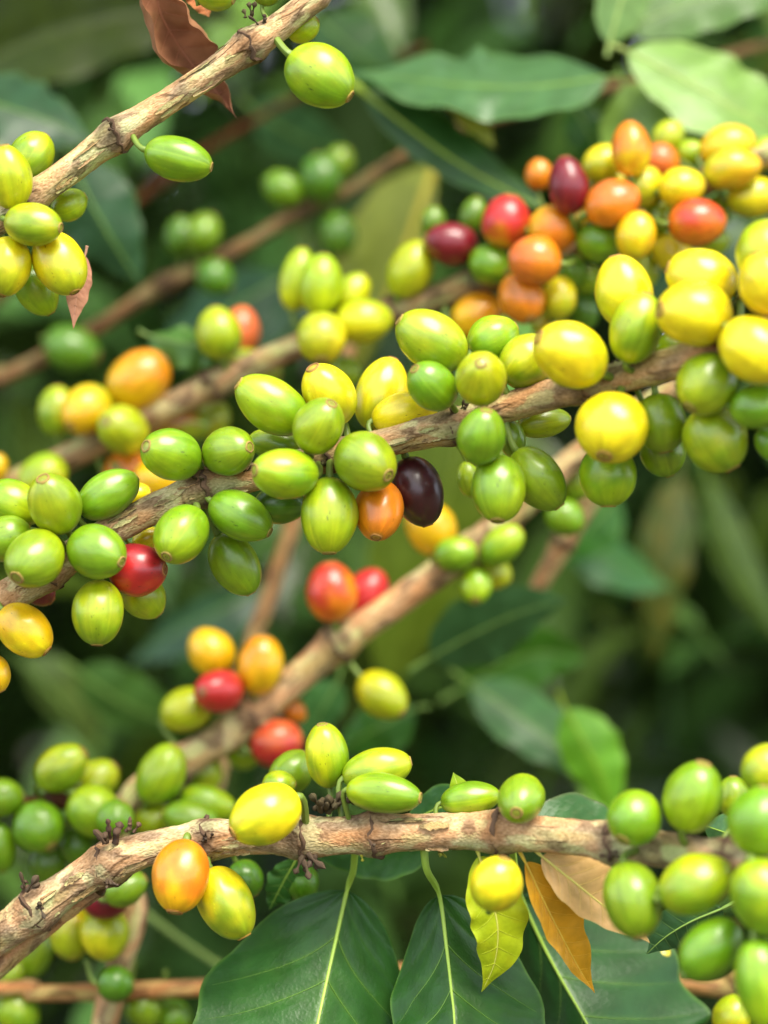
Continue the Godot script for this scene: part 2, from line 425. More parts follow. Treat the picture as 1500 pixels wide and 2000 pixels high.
func bark_cells(u: float, v: float) -> Array:           # [fissure 0..1, patch -1..1, lichen 0..1, grain]
	var p := ring(u, 42)
	var f1 := 1.0 - absf(fn.get_noise_3d(p.x * 1.5, p.y * 1.5, v * 600)) * 6.0
	var f2 := 1.0 - absf(fn.get_noise_3d(p.x * 2.4 + 40, p.y * 2.4, v * 2400 + 80)) * 7.0
	var gate := smoothstep(-0.15, 0.35, fn.get_noise_3d(p.x * 0.8, p.y * 0.8 + 300, v * 900))
	var fis := clampf(maxf(f1 * gate, f2 * 0.6 * smoothstep(0.2, -0.2, gate - 0.5)), 0, 1)
	var patch := fn.get_noise_3d(p.x * 1.1 + 900, p.y * 1.1, v * 1300)
	var lich := smoothstep(0.10, 0.30, fn.get_noise_3d(p.x * 1.4, p.y * 1.4 - 700, v * 1500 + 500) + 0.22 * fine.get_noise_3d(p.x * 6, p.y * 6, v * 9000))
	return [fis, patch, lich, fine.get_noise_3d(p.x * 5, p.y * 5, v * 5200)]

func bark_color(u: float, v: float) -> Color:
	var k := bark_cells(u, absf(v - 0.5))
	var c := Color(0.72, 0.635, 0.515).lerp(Color(0.75, 0.625, 0.485), smoothstep(-0.2, 0.3, k[1])).lerp(Color(0.55, 0.475, 0.385), smoothstep(0.0, -0.35, k[1]))
	c = c.lerp(Color(0.78, 0.79, 0.61), k[2] * 0.75)
	c = c.lerp(Color(0.32, 0.24, 0.17), pow(k[0], 3) * 0.7)
	var g: float = k[3] * 0.14
	return Color(clampf(c.r + g, 0, 1), clampf(c.g + g, 0, 1), clampf(c.b + g, 0, 1))

func bark_height(u: float, v: float) -> Color:
	var k := bark_cells(u, absf(v - 0.5))
	var h: float = clampf(0.65 - 0.45 * pow(k[0], 2) + 0.18 * k[3] + 0.15 * k[2] + 0.1 * k[1], 0, 1)
	return Color(h, h, h)

func make_materials() -> void:
	fn.noise_type = FastNoiseLite.TYPE_SIMPLEX_SMOOTH
	fn.frequency = 0.012
	fn.fractal_octaves = 2
	fn.seed = 7
	fine.noise_type = FastNoiseLite.TYPE_SIMPLEX
	fine.frequency = 0.03
	fine.fractal_octaves = 3
	fine.seed = 21
	M.green = vc(0.38)
	M.green.albedo_texture = picture(384, 256, streaks)
	M.ripe = vc(0.35)
	M.ripe.albedo_texture = picture(384, 256, ripe_skin)
	for m in [M.green, M.ripe]:
		m.clearcoat_enabled = true
		m.clearcoat = 0.35
		m.clearcoat_roughness = 0.2
		m.subsurf_scatter_enabled = true
		m.subsurf_scatter_strength = 0.07
	M.scar = vc(0.8, 0.3)
	M.stalk = vc(0.5)
	M.bark = vc(0.85, 0.3)
	M.bark.albedo_texture = picture(256, 768, bark_color)
	M.bark.heightmap_enabled = true
	M.bark.heightmap_texture = picture(256, 768, bark_height)
	M.bark.heightmap_scale = 0.07
	M.dead = vc(0.9, 0.2)
	# leaf: fine net of veinlets as relief, faint mottling as colour
	var cell := FastNoiseLite.new()
	cell.noise_type = FastNoiseLite.TYPE_CELLULAR
	cell.cellular_return_type = FastNoiseLite.RETURN_DISTANCE2_SUB
	cell.frequency = 0.05
	cell.fractal_type = FastNoiseLite.FRACTAL_FBM
	cell.fractal_octaves = 2
	var net := NoiseTexture2D.new()
	net.width = 512
	net.height = 512
	net.seamless = true
	net.noise = cell
	var soft := FastNoiseLite.new()
	soft.frequency = 0.01
	soft.fractal_octaves = 5
	var ramp := Gradient.new()
	ramp.set_color(0, Color(0.78, 0.80, 0.74))
	ramp.set_color(1, Color(1, 1, 1))
	var mottle := NoiseTexture2D.new()
	mottle.width = 512
	mottle.height = 512
	mottle.seamless = true
	mottle.noise = soft
	mottle.color_ramp = ramp
	for k in ["leaf", "young", "dry"]:
		var m := vc({"leaf": 0.33, "young": 0.42, "dry": 0.75}[k], {"leaf": 0.38, "young": 0.4, "dry": 0.3}[k])
		m.albedo_texture = mottle
		m.heightmap_enabled = true
		m.heightmap_texture = net
		m.heightmap_scale = 0.006
		m.backlight_enabled = true
		m.cull_mode = BaseMaterial3D.CULL_DISABLED
		var b: float = {"leaf": 0.2, "young": 0.3, "dry": 0.1}[k]
		m.backlight = Color(b, b, b).linear_to_srgb()
		M[k] = m
	M.vein = vc(0.5)

# ---------------------------------------------------------------- branches
func read_branches() -> void:
	for line in BRANCHES.strip_edges().split("\n"):
		var f := line.split("|")
		var p := []
		for s in f[1].split(";"):
			var n := s.split_floats(" ")
			p.append([at(n[0], n[1], n[2]), n[3] * sized(n[2])])
		paths[int(f[0])] = p

# nodes: photo x of each node; tint multiplies the bark; step is the length of one ring of the mesh
func branch(id: int, called: String, label: String, nodes: Array, tint: Color, step: float, sides: int, group := "", ext := 0.16, ext0 := -1.0) -> Node3D:
	var raw: Array = paths[id]
	var ctrl := []
	var rad := []
	var n := raw.size()
	var d0: Vector3 = (raw[0][0] - raw[1][0]).normalized()
	var d1: Vector3 = (raw[n - 1][0] - raw[n - 2][0]).normalized()
	if ext0 < 0.0:
		ext0 = ext
	ctrl.append(raw[0][0] + d0 * ext0 + Vector3(0, -0.15, 0) * ext0)
	rad.append(raw[0][1] * 0.9)
	for r in raw:
		ctrl.append(r[0])
		rad.append(r[1])
	ctrl.append(raw[n - 1][0] + d1 * ext + Vector3(0, -0.15, 0) * ext)
	rad.append(raw[n - 1][1] * 0.9)
	var pts := PackedVector3Array()
	var rr := PackedFloat32Array()
	for i in ctrl.size() - 1:
		var m := maxi(2, int(ctrl[i].distance_to(ctrl[i + 1]) / step))
		for k in m:
			var t := (i + float(k) / m) / (ctrl.size() - 1)
			pts.append(spline(ctrl, t))
			rr.append(lerpf(rad[i], rad[i + 1], float(k) / m))
	var where := pts[0]
	var o := thing(called, label, "branch", where, group)
	var node_at := []
	for x in nodes:
		var best := 0
		for i in pts.size():
			var want := at(x, 1000, pts[i].z * 1000).x
			if absf(pts[i].x - want) < absf(pts[best].x - at(x, 1000, pts[best].z * 1000).x):
				best = i
		node_at.append(best)
	var v := PackedVector3Array()
	var uv := PackedVector2Array()
	var col := PackedColorArray()
	var side := Vector3(0, 0.3, 1)
	var along := 0.0
	var frames := []
	for i in pts.size():
		var t := (pts[mini(i + 1, pts.size() - 1)] - pts[maxi(i - 1, 0)]).normalized()
		side = (side - t * side.dot(t)).normalized()
		var up := t.cross(side)
		frames.append([t, side, up])
		if i:
			along += pts[i].distance_to(pts[i - 1])
		var swell := 0.0
		for q in node_at:
			var s := pts[i].distance_to(pts[q])
			if s < 0.02:
				swell += 0.26 * exp(-pow(s / 0.0035, 2)) + 0.07 * exp(-pow(s / 0.009, 2))
		for j in sides + 1:
			var u := float(j % sides) / sides
			var a := TAU * u
			var dir := side * cos(a) + up * sin(a)
			var r := rr[i] * (1.0 + swell * (1.0 + 0.35 * fn.get_noise_3d(cos(a) * 60, sin(a) * 60, along * 9000)))
			var cells := bark_cells(u, along * 11.0 - floorf(along * 11.0 / 4.0) * 4.0)
			r *= 1.0 + 0.05 * fn.get_noise_3d(cos(a) * 55, sin(a) * 55, along * 5200 + id * 99)
			r *= 1.0 - 0.07 * pow(cells[0], 2) + 0.035 * cells[1] + 0.03 * cells[2]
			v.append(pts[i] + dir * r - where)
			uv.append(Vector2(float(j) / sides, along * 11.0 / 2.0 + id * 0.37))
			var w := fn.get_noise_3d(cos(a) * 40 + id * 50, sin(a) * 40, along * 2600)
			var c := tint.lerp(Color(1, 0.90, 0.81) * tint, clampf(w * 1.5, 0, 0.8)).lerp(Color(0.86, 0.98, 0.82) * tint, clampf(-w * 1.4, 0, 0.7))
			col.append(c.darkened(0.35 * clampf(swell * 3.0 - 0.25, 0, 1)))
	part("bark", commit(v, uv, col, grid_index(pts.size(), sides + 1), sides + 1), M.bark, o)
	var list := []
	for i in range(0, pts.size(), maxi(1, int(0.001 / step))):
		list.append([pts[i], rr[i]])
	paths[id] = list
	for k in node_at.size():            # the dark cracked ring where leaves and fruit stood
		var q: int = node_at[k]
		var fr: Array = frames[q]
		var lp := PackedVector3Array()
		var lr := PackedFloat32Array()
		var m := 30
		for j in m + 1:
			var a := TAU * j / m + k
			var w := fn.get_noise_2d(cos(a) * 70 + k * 40 + id * 200, sin(a) * 70)
			lp.append(pts[q] + (fr[1] * cos(a) + fr[2] * sin(a)) * rr[q] * (1.27 + 0.1 * w) + fr[0] * 0.0022 * w - where)
			lr.append(0.0005 + 0.0007 * maxf(0, fn.get_noise_2d(j * 9.0 + k * 100, id * 30)) * (rr[q] / 0.0035))
		part("node_ring", tube(lp, lr, 5, srgb(0.10, 0.065, 0.045), 0.4), M.dead, o, k)
	return o

# thin curls of loose bark along a branch
func flakes(under: Node3D, id: int, xs: Array, seed_: int) -> void:
	rng.seed = seed_
	var path: Array = paths[id]
	var n := 1
	for x in xs:
		var best := 1
		for i in range(1, path.size() - 1):
			if absf(path[i][0].x - at(x, 1000, path[i][0].z * 1000).x) < absf(path[best][0].x - at(x, 1000, path[best][0].z * 1000).x):
				best = i
		for rep in 2:
			var a0 := rng.randf_range(0.4, 2.6)          # angle round the branch, 1.57 faces the lens
			var span := rng.randf_range(0.10, 0.2)
			var long := rng.randi_range(8, 17)
			var v := PackedVector3Array()
			var uv := PackedVector2Array()
			var col := PackedColorArray()
			var c := Color(0.95, 0.89, 0.82).lerp(Color(0.84, 0.85, 0.72), rng.randf())
			for i in 13:
				var f := clampf(best + (i / 12.0 - 0.5) * long, 0, path.size() - 1.01)
				var p: Vector3 = path[int(f)][0].lerp(path[int(f) + 1][0], f - int(f))
				var t: Vector3 = (path[int(f) + 1][0] - path[int(f)][0]).normalized()
				var up := Vector3(0, 1, 0) - t * t.y
				up = up.normalized()
				var out := up.cross(t) * (1.0 if up.cross(t).z > 0 else -1.0)
				var half: float = span * pow(sin(PI * (0.06 + 0.88 * i / 12.0)), 0.6) * (1.0 + 0.5 * fine.get_noise_2d(i * 40.0, seed_ * 77 + n * 31))
				for j in 6:
					var d := j / 5.0 * 2.0 - 1.0
					var ang := a0 + d * half
					var lift := 1.10 + 0.16 * maxf(0, d) * (0.4 + absf(fn.get_noise_2d(i * 12, n * 200)))
					v.append(p + (up * cos(ang) + out * sin(ang)) * path[best][1] * lift - under.position)
					uv.append(Vector2(j * 0.03 + n * 0.21, i * long * 0.0005 + n * 0.13))
					col.append(c)
			part("bark_flake", commit(v, uv, col, grid_index(13, 6)), M.bark, under, n)
			n += 1

# what is left of old flowers and fruit stalks at a node: a few crooked dry stubs
func stubs(under: Node3D, px: Vector3, toward: Vector3, size: float, n: int, seed_: int, c: Color, called := "dried_stub") -> void:
	c = c.lerp(srgb(0.075, 0.06, 0.04), 0.5) if called == "dried_stub" else c
	rng.seed = seed_
	var root := at(px.x, px.y, px.z) - under.position
	for i in n:
		var d := (toward + Vector3(rng.randf_range(-0.8, 0.8), rng.randf_range(-0.6, 0.6), rng.randf_range(-0.5, 0.8))).normalized()
		var l := size * rng.randf_range(0.45, 1.0)
		var p := PackedVector3Array()
		var r := PackedFloat32Array()
		var bend := Vector3(rng.randf_range(-1, 1), rng.randf_range(-1, 1), rng.randf_range(-1, 1)) * l * 0.3
		var start := root + Vector3(rng.randf_range(-1, 1), rng.randf_range(-0.5, 0.5), rng.randf_range(-0.5, 1)) * size * 0.3
		for k in 7:
			var t := k / 6.0
			p.append(start + d * l * t + bend * t * t)
			r.append(size * (0.085 + 0.04 * sin(t * 9.0 + i) + (0.05 if k == 5 else 0.0)) * (0.5 if k == 6 else 1.0))
		var tone := c.lerp(srgb(0.07, 0.05, 0.032), rng.randf() * 0.7)
		part(called, tube(p, r, 7, tone, 0.5), M.dead, under, i + 1)

# ---------------------------------------------------------------- leaves
func leaf_width(t: float, tip: float) -> float:
	return pow(sin(PI * pow(t, 0.72)), 0.92) * (1.0 - smoothstep(tip, 1.0, t) * 0.45)

# pts: photo x, y and depth of the midrib from the stalk on; the blade starts at point `from`.
# wa, wb: half widths in photo pixels right and left of the way the leaf grows; ra, rb: degrees by which those halves come forward
func leaf(label: String, group: String, pts: Array, from: int, wa: float, wb: float, ra: float, rb: float, mat: String, base: Color, ribs: Color, opt := {}) -> Node3D:
	var p := []
	for q in pts:
		p.append(at(q.x, q.y, q.z))
	var scale_ := sized(pts[pts.size() / 2].z)
	var near: bool = opt.get("near", false)
	var o := thing(opt.get("name", "coffee_leaf"), label, "leaf", p[0], group)
	var nu: int = 90 if near else 26
	var nv: int = 22 if near else 7
	var t0 := float(from) / (p.size() - 1)
	var wave: float = opt.get("wave", 0.06)
	var curl: float = opt.get("curl", 0.0)
	var tip: float = opt.get("tip", 0.82)
	var nveins: float = opt.get("veins", 9.0)
	var sd: float = opt.get("seed", pts[0].x + pts[0].y)
	var spots: Color = opt.get("spot", base)
	var even := PackedFloat32Array()     # spline parameter at even steps of length along the blade
	var run := PackedFloat32Array([0.0])
	for i in 160:
		run.append(run[i] + spline(p, t0 + (1.0 - t0) * i / 160.0).distance_to(spline(p, t0 + (1.0 - t0) * (i + 1) / 160.0)))
	var e := 0
	for i in 101:
		while e < 159 and run[e + 1] < run[160] * i / 100.0:
			e += 1
		even.append((e + (run[160] * i / 100.0 - run[e]) / maxf(run[e + 1] - run[e], 1e-9)) / 160.0)
	var surf := func(t: float, d: float) -> Vector3:      # d: -1 (b edge) .. 1 (a edge)
		var ei := clampf(t, 0, 1) * 100.0
		var tt := t0 + (1.0 - t0) * lerpf(even[int(ei)], even[mini(int(ei) + 1, 100)], ei - int(ei))
		var m := spline(p, tt)
		var tan := (spline(p, minf(tt + 0.02, 1)) - spline(p, maxf(tt - 0.02, 0))).normalized()
		var s := tan.cross(Vector3(0, 0, 1)).normalized()
		var f := s.cross(tan)
		var a := absf(d)
		var ang := deg_to_rad(ra if d > 0 else rb) + curl * a
		var half: float = (wa if d > 0 else wb) * scale_ * leaf_width(t, tip)
		half *= 1.0 + 0.035 * sin(t * 31.0 + sd) + 0.04 * fn.get_noise_2d(t * 300 + sd, signf(d) * 90)
		var lat := s * signf(d) * cos(ang) + f * sin(ang)
		var nrm := lat.cross(tan) * (1.0 if d > 0 else -1.0)
		var q := (t - (0.30 * a - 0.06 * a * a) * (1.0 - t)) * nveins
		var quilt: float = pow(absf(sin(PI * q)), 0.7) * 0.032 * smoothstep(0.0, 0.35, a) * (1.0 - 0.5 * a) * minf(wa + wb, 300) * 0.5 * scale_
		var ripple: float = wave * (wa + wb) * 0.5 * scale_ * sin(t * 21.0 + sd + signf(d) * 1.3 + 2.0 * fn.get_noise_2d(t * 200, sd)) * a * a * sin(PI * t)
		return m + lat * a * half + nrm * (quilt + ripple)
	var v := PackedVector3Array()
	var uv := PackedVector2Array()
	var col := PackedColorArray()
	for i in nu + 1:
		var t := float(i) / nu
		for j in nv * 2 + 1:
			var d := float(j - nv) / nv
			var w: Vector3 = surf.call(t, d)
			v.append(w - p[0])
			uv.append(Vector2(t * p[0].distance_to(p[p.size() - 1]) / 0.045, d * (wa + wb) * 0.5 * scale_ / 0.045))
			var q := (t - (0.30 * absf(d) - 0.06 * d * d) * (1.0 - t)) * nveins
			var vein := exp(-pow((q - roundf(q)) / 0.09, 2)) * (1.0 - absf(d)) * 0.20 + exp(-absf(d) / 0.05) * 0.25
			var c := base.lerp(ribs, vein)
			c = c.lerp(spots, smoothstep(0.05, 0.4, fn.get_noise_2d(w.x * 9000 + sd, w.y * 9000)) * 0.6)
			c = c.lerp(ribs, 0.35 * smoothstep(0.965, 1.0, absf(d)))
			col.append(c)
	part("blade", commit(v, uv, col, grid_index(nu + 1, nv * 2 + 1)), M[mat], o)
	# midrib and stalk in one tapering rib
	var mp := PackedVector3Array()
	var mr := PackedFloat32Array()
	var w0: float = opt.get("rib", 4.0) * scale_
	for i in 41:
		var t := i / 40.0 * 0.985
		mp.append(spline(p, t) - p[0])
		mr.append(w0 * lerpf(1.0, 0.12, pow(t, 0.8)) * (1.35 if t < t0 * 0.9 else 1.0))
	part("midrib", tube(mp, mr, 8, ribs), M.vein, o)
	if near:
		var n := 1
		for k in range(1, int(nveins)):
			for s in [-1.0, 1.0]:
				var lp := PackedVector3Array()
				var lr := PackedFloat32Array()
				for i in 15:
					var a := 0.01 + 0.9 * i / 14.0
					var sw := 0.30 * a - 0.06 * a * a
					var t: float = (k / nveins + sw) / (1.0 + sw)
					lp.append(surf.call(t, s * a) - p[0] + Vector3(0, 0.00004, 0.00012))
					lr.append(w0 * lerpf(0.19, 0.04, i / 14.0))
				part("side_vein", tube(lp, lr, 5, base.lerp(ribs, opt.get("show", 0.45))), M.vein, o, n)
				n += 1
	return o

# ---------------------------------------------------------------- cherries
var tones := {
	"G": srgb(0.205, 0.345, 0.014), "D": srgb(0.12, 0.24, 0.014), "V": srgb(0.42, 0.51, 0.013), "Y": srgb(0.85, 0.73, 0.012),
	"A": srgb(0.81, 0.50, 0.006), "O": srgb(0.78, 0.245, 0.010), "K": srgb(0.75, 0.16, 0.045), "R": srgb(0.56, 0.028, 0.028), "C": srgb(0.20, 0.008, 0.020), "P": srgb(0.050, 0.008, 0.014),
}

func cherry(f: PackedFloat64Array, kind: String, label: String, group: String, path: Array, detail: int) -> void:
	var s := sized(f[6])
	var b := f[2] * s * 0.5
	var a := f[3] * s * 0.5
	var th := deg_to_rad(f[4])
	var ph := deg_to_rad(f[5])
	var axis := Vector3(cos(th) * cos(ph), sin(th) * cos(ph), sin(ph))
	var foot := at(f[0], f[1], f[6]) - axis * a
	var o := thing("coffee_cherry", label, "cherry", foot, group)
	rng.seed = hash(label)
	var x := axis.cross(Vector3(0.2, 0.1, 1)).normalized()
	var spin := rng.randf() * TAU
	x = x.rotated(axis, spin)
	o.basis = Basis(x, axis, x.cross(axis)).orthonormalized()
	var nu: int = 48 if detail == 2 else 26
	var nv: int = 34 if detail == 2 else 20
	var taper := rng.randf_range(0.03, 0.13)
	var flat := rng.randf_range(0.01, 0.035)
	var sx := rng.randf() * 500.0
	var lean := rng.randf_range(-0.09, 0.09)
	var lean2 := rng.randf_range(-0.05, 0.05)
	var half_turn := 0.5 * (rng.randi() % 2)
	var first: Color = tones[kind[0]]
	var ripe: bool = kind[0] in "AOKRCPY"
	var scar := 0.24 * b * rng.randf_range(0.85, 1.15)
	var blush := []
	for k in range(1, kind.length()):
		var down: bool = kind[k] in "GVAYD"
		var dir := Vector3(rng.randf_range(-0.8, 0.8), -0.6 if down else 0.8, rng.randf_range(0.0, 0.7)).normalized()
		if kind.length() == 2 and rng.randf() < 0.4:
			dir = -axis if down else axis
		blush.append([tones[kind[k]], o.basis.inverse() * dir])
	var hue := rng.randf_range(-0.014, 0.014)
	var v := PackedVector3Array()
	var uv := PackedVector2Array()
	var col := PackedColorArray()
	for i in nv + 1:
		var q := PI * i / nv
		var sn := sin(q)
		var cs := -cos(q)                # -1 at the stalk, 1 at the scar
		for j in nu + 1:
			var an := TAU * (j % nu) / nu
			var lump := fn.get_noise_3d(cos(an) * sn * 75 + sx, cs * 75, sin(an) * sn * 75)
			var r := b * pow(sn, 0.93) * (1.0 - taper * smoothstep(-0.2, 1.0, cs) * (0.4 + 0.6 * cs) + 0.034 * lump)
			r *= 1.0 + flat * cos(2 * an) - 0.016 * exp(-pow(sin(an) / 0.13, 2)) * smoothstep(1.0, 0.2, absf(cs))
			r *= 1.0 + 0.010 * smoothstep(0.3, 0.95, cs) * cos(6 * an + sx)   # faint ribs that gather at the scar
			var y := a + a * cs * (0.985 if cs > 0 else 0.97)
			v.append(Vector3(cos(an) * r + lean * b * cs * cs * sn, y, sin(an) * r + lean2 * b * (1.0 - cs * cs)))
			uv.append(Vector2(float(j) / nu + half_turn, float(i) / nv))
			var d := Vector3(cos(an) * sn, cs, sin(an) * sn)
			var c := first
			for m in blush:
				var k := smoothstep(-0.15, 0.85, d.dot(m[1]) * 0.62 + lump * 0.55 + 0.12)
				c = c.lerp(m[0], k * 0.85)
			c.h = clampf(c.h + (hue + 0.010 * lump if not ripe else 0.006 * lump), 0, 1)
			var light := 1.0 + 0.09 * fn.get_noise_3d(d.x * 140 + sx, d.y * 140, d.z * 140)
			c = Color(minf(c.r * light, 1), minf(c.g * light, 1), minf(c.b * light, 1))
			c = c.lerp(srgb(0.30, 0.26, 0.09), 0.6 * smoothstep(0.945, 0.985, cs))
			col.append(c)
	part("skin", commit(v, uv, col, grid_index(nv + 1, nu + 1), nu + 1), M.ripe if ripe else M.green, o)
	# the round scar that the flower left
	var y0 := a + a * 0.985
	var sd := sx
	var tan_ := srgb(0.33, 0.17, 0.06) if ripe else srgb(0.31, 0.20, 0.07)
	var e := scar
	var lift := b * 0.012 - (b - sqrt(maxf(b * b - e * e, 0))) * (a / b) * 0.8 - scar * 0.07
	var ringm := lathe([Vector2(e * 1.12, lift - e * 0.22), Vector2(e * 1.06, lift + e * 0.03), Vector2(e * 0.94, lift + e * 0.18), Vector2(e * 0.80, lift + e * 0.17), Vector2(e * 0.66, lift - e * 0.02), Vector2(e * 0.5, lift - e * 0.06), Vector2(e * 0.34, lift - e * 0.02), Vector2(0.0002 * e, lift)], 22 if detail == 2 else 12, tan_, tan_, 0.12, sd, [first.lerp(tan_, 0.5), tan_.lerp(first, 0.2), tan_, tan_.darkened(0.1), srgb(0.055, 0.03, 0.012), srgb(0.08, 0.045, 0.016), tan_.darkened(0.2), tan_])
	var mark := part("scar", ringm, M.scar, o)
	mark.position = Vector3(0, y0, 0)
	if detail == 2:
		var nub := lathe([Vector2(e * 0.36, lift - e * 0.05), Vector2(e * 0.34, lift + e * 0.08), Vector2(e * 0.22, lift + e * 0.15), Vector2(e * 0.09, lift + e * 0.11), Vector2(0.0002 * e, lift + e * 0.05)], 14, tan_.lerp(first, 0.45), srgb(0.09, 0.055, 0.03), 0.14, sd + 50)
		part("style_point", nub, M.scar, mark)
	# the short stalk, bent to the branch
	var goal := foot - axis * 0.006
	var best := 1e9
	for g in path:
		var dd: float = foot.distance_to(g[0])
		if dd < best:
			best = dd
			goal = g[0]
	if best > 0.016:
		goal = foot - axis * 0.003 + (goal - foot).normalized() * 0.006
	var inv := o.transform.affine_inverse()
	var q1 := inv * goal
	var sp := PackedVector3Array()
	var sr := PackedFloat32Array()
	for i in 7:
		var t := i / 6.0
		sp.append(Vector3(0, 0.0006, 0).bezier_interpolate(Vector3(0, -minf(0.0022, best * 0.35), 0), q1 * 0.6, q1, t))
		sr.append(0.0008 * (1.25 if i == 0 or i == 6 else 1.0) * (b / 0.006))
	part("stalk", tube(sp, sr, 8, srgb(0.14, 0.21, 0.03)), M.stalk, o)

func leaf_patch(n: int, seed_: int, wide: float) -> ArrayMesh:     # one simple leaf, 1 long, for the masses far behind
	var v := PackedVector3Array()
	var uv := PackedVector2Array()
	var col := PackedColorArray()
	for i in n + 1:
		var t := float(i) / n
		for j in 5:
			var d := (j - 2) / 2.0
			var w := wide * leaf_width(t, 0.8)
			v.append(Vector3(d * w, -0.22 * t * t + absf(d) * w * 0.35 + 0.03 * sin(t * 17 + seed_) * d * d, -t))
			uv.append(Vector2(t, d))
			col.append(Color.WHITE)
	return commit(v, uv, col, grid_index(n + 1, 5))

func foliage(called: String, n: int, lo: Vector3, hi: Vector3, big: Vector2, seed_: int, tone: Color, keep: Callable) -> void:
	rng.seed = seed_
	for k in 2:
		var mm := MultiMesh.new()
		mm.transform_format = MultiMesh.TRANSFORM_3D
		mm.use_colors = true
		mm.mesh = leaf_patch(8, seed_ + k, 0.19 + 0.04 * k)
		mm.instance_count = n / 2
		for i in n / 2:
			var p := Vector3(rng.randf_range(lo.x, hi.x), rng.randf_range(lo.y, hi.y), rng.randf_range(lo.z, hi.z))
			var yaw := rng.randf() * TAU
			var b := Basis(Vector3.UP, yaw) * Basis(Vector3.RIGHT, rng.randf_range(-1.25, 0.35)) * Basis(Vector3.BACK, rng.randf_range(-0.6, 0.6))
			var s := rng.randf_range(big.x, big.y)
			if not keep.call(p):
				p.y = -1.0
			mm.set_instance_transform(i, Transform3D(b.scaled(Vector3.ONE * s), p))
			var c := tone.lerp(srgb(0.13, 0.17, 0.02), rng.randf() * rng.randf() * 0.8) * rng.randf_range(0.5, 1.6)
			mm.set_instance_color(i, Color(c.r, c.g, c.b, 1))
		var o := MultiMeshInstance3D.new()
		o.name = numbered(called)
		o.multimesh = mm
		o.material_override = M.far
		add_child(o)
		o.set_meta("kind", "stuff")
		o.set_meta("label", {3: "dark mass of coffee leaves behind the branches", 23: "soft coffee leaves filling the gaps just behind the twigs", 5: "coffee leaves hanging over the branches from above", 11: "deep green hedge of coffee shrubs closing the view far behind"}[seed_])
		o.set_meta("category", "foliage")

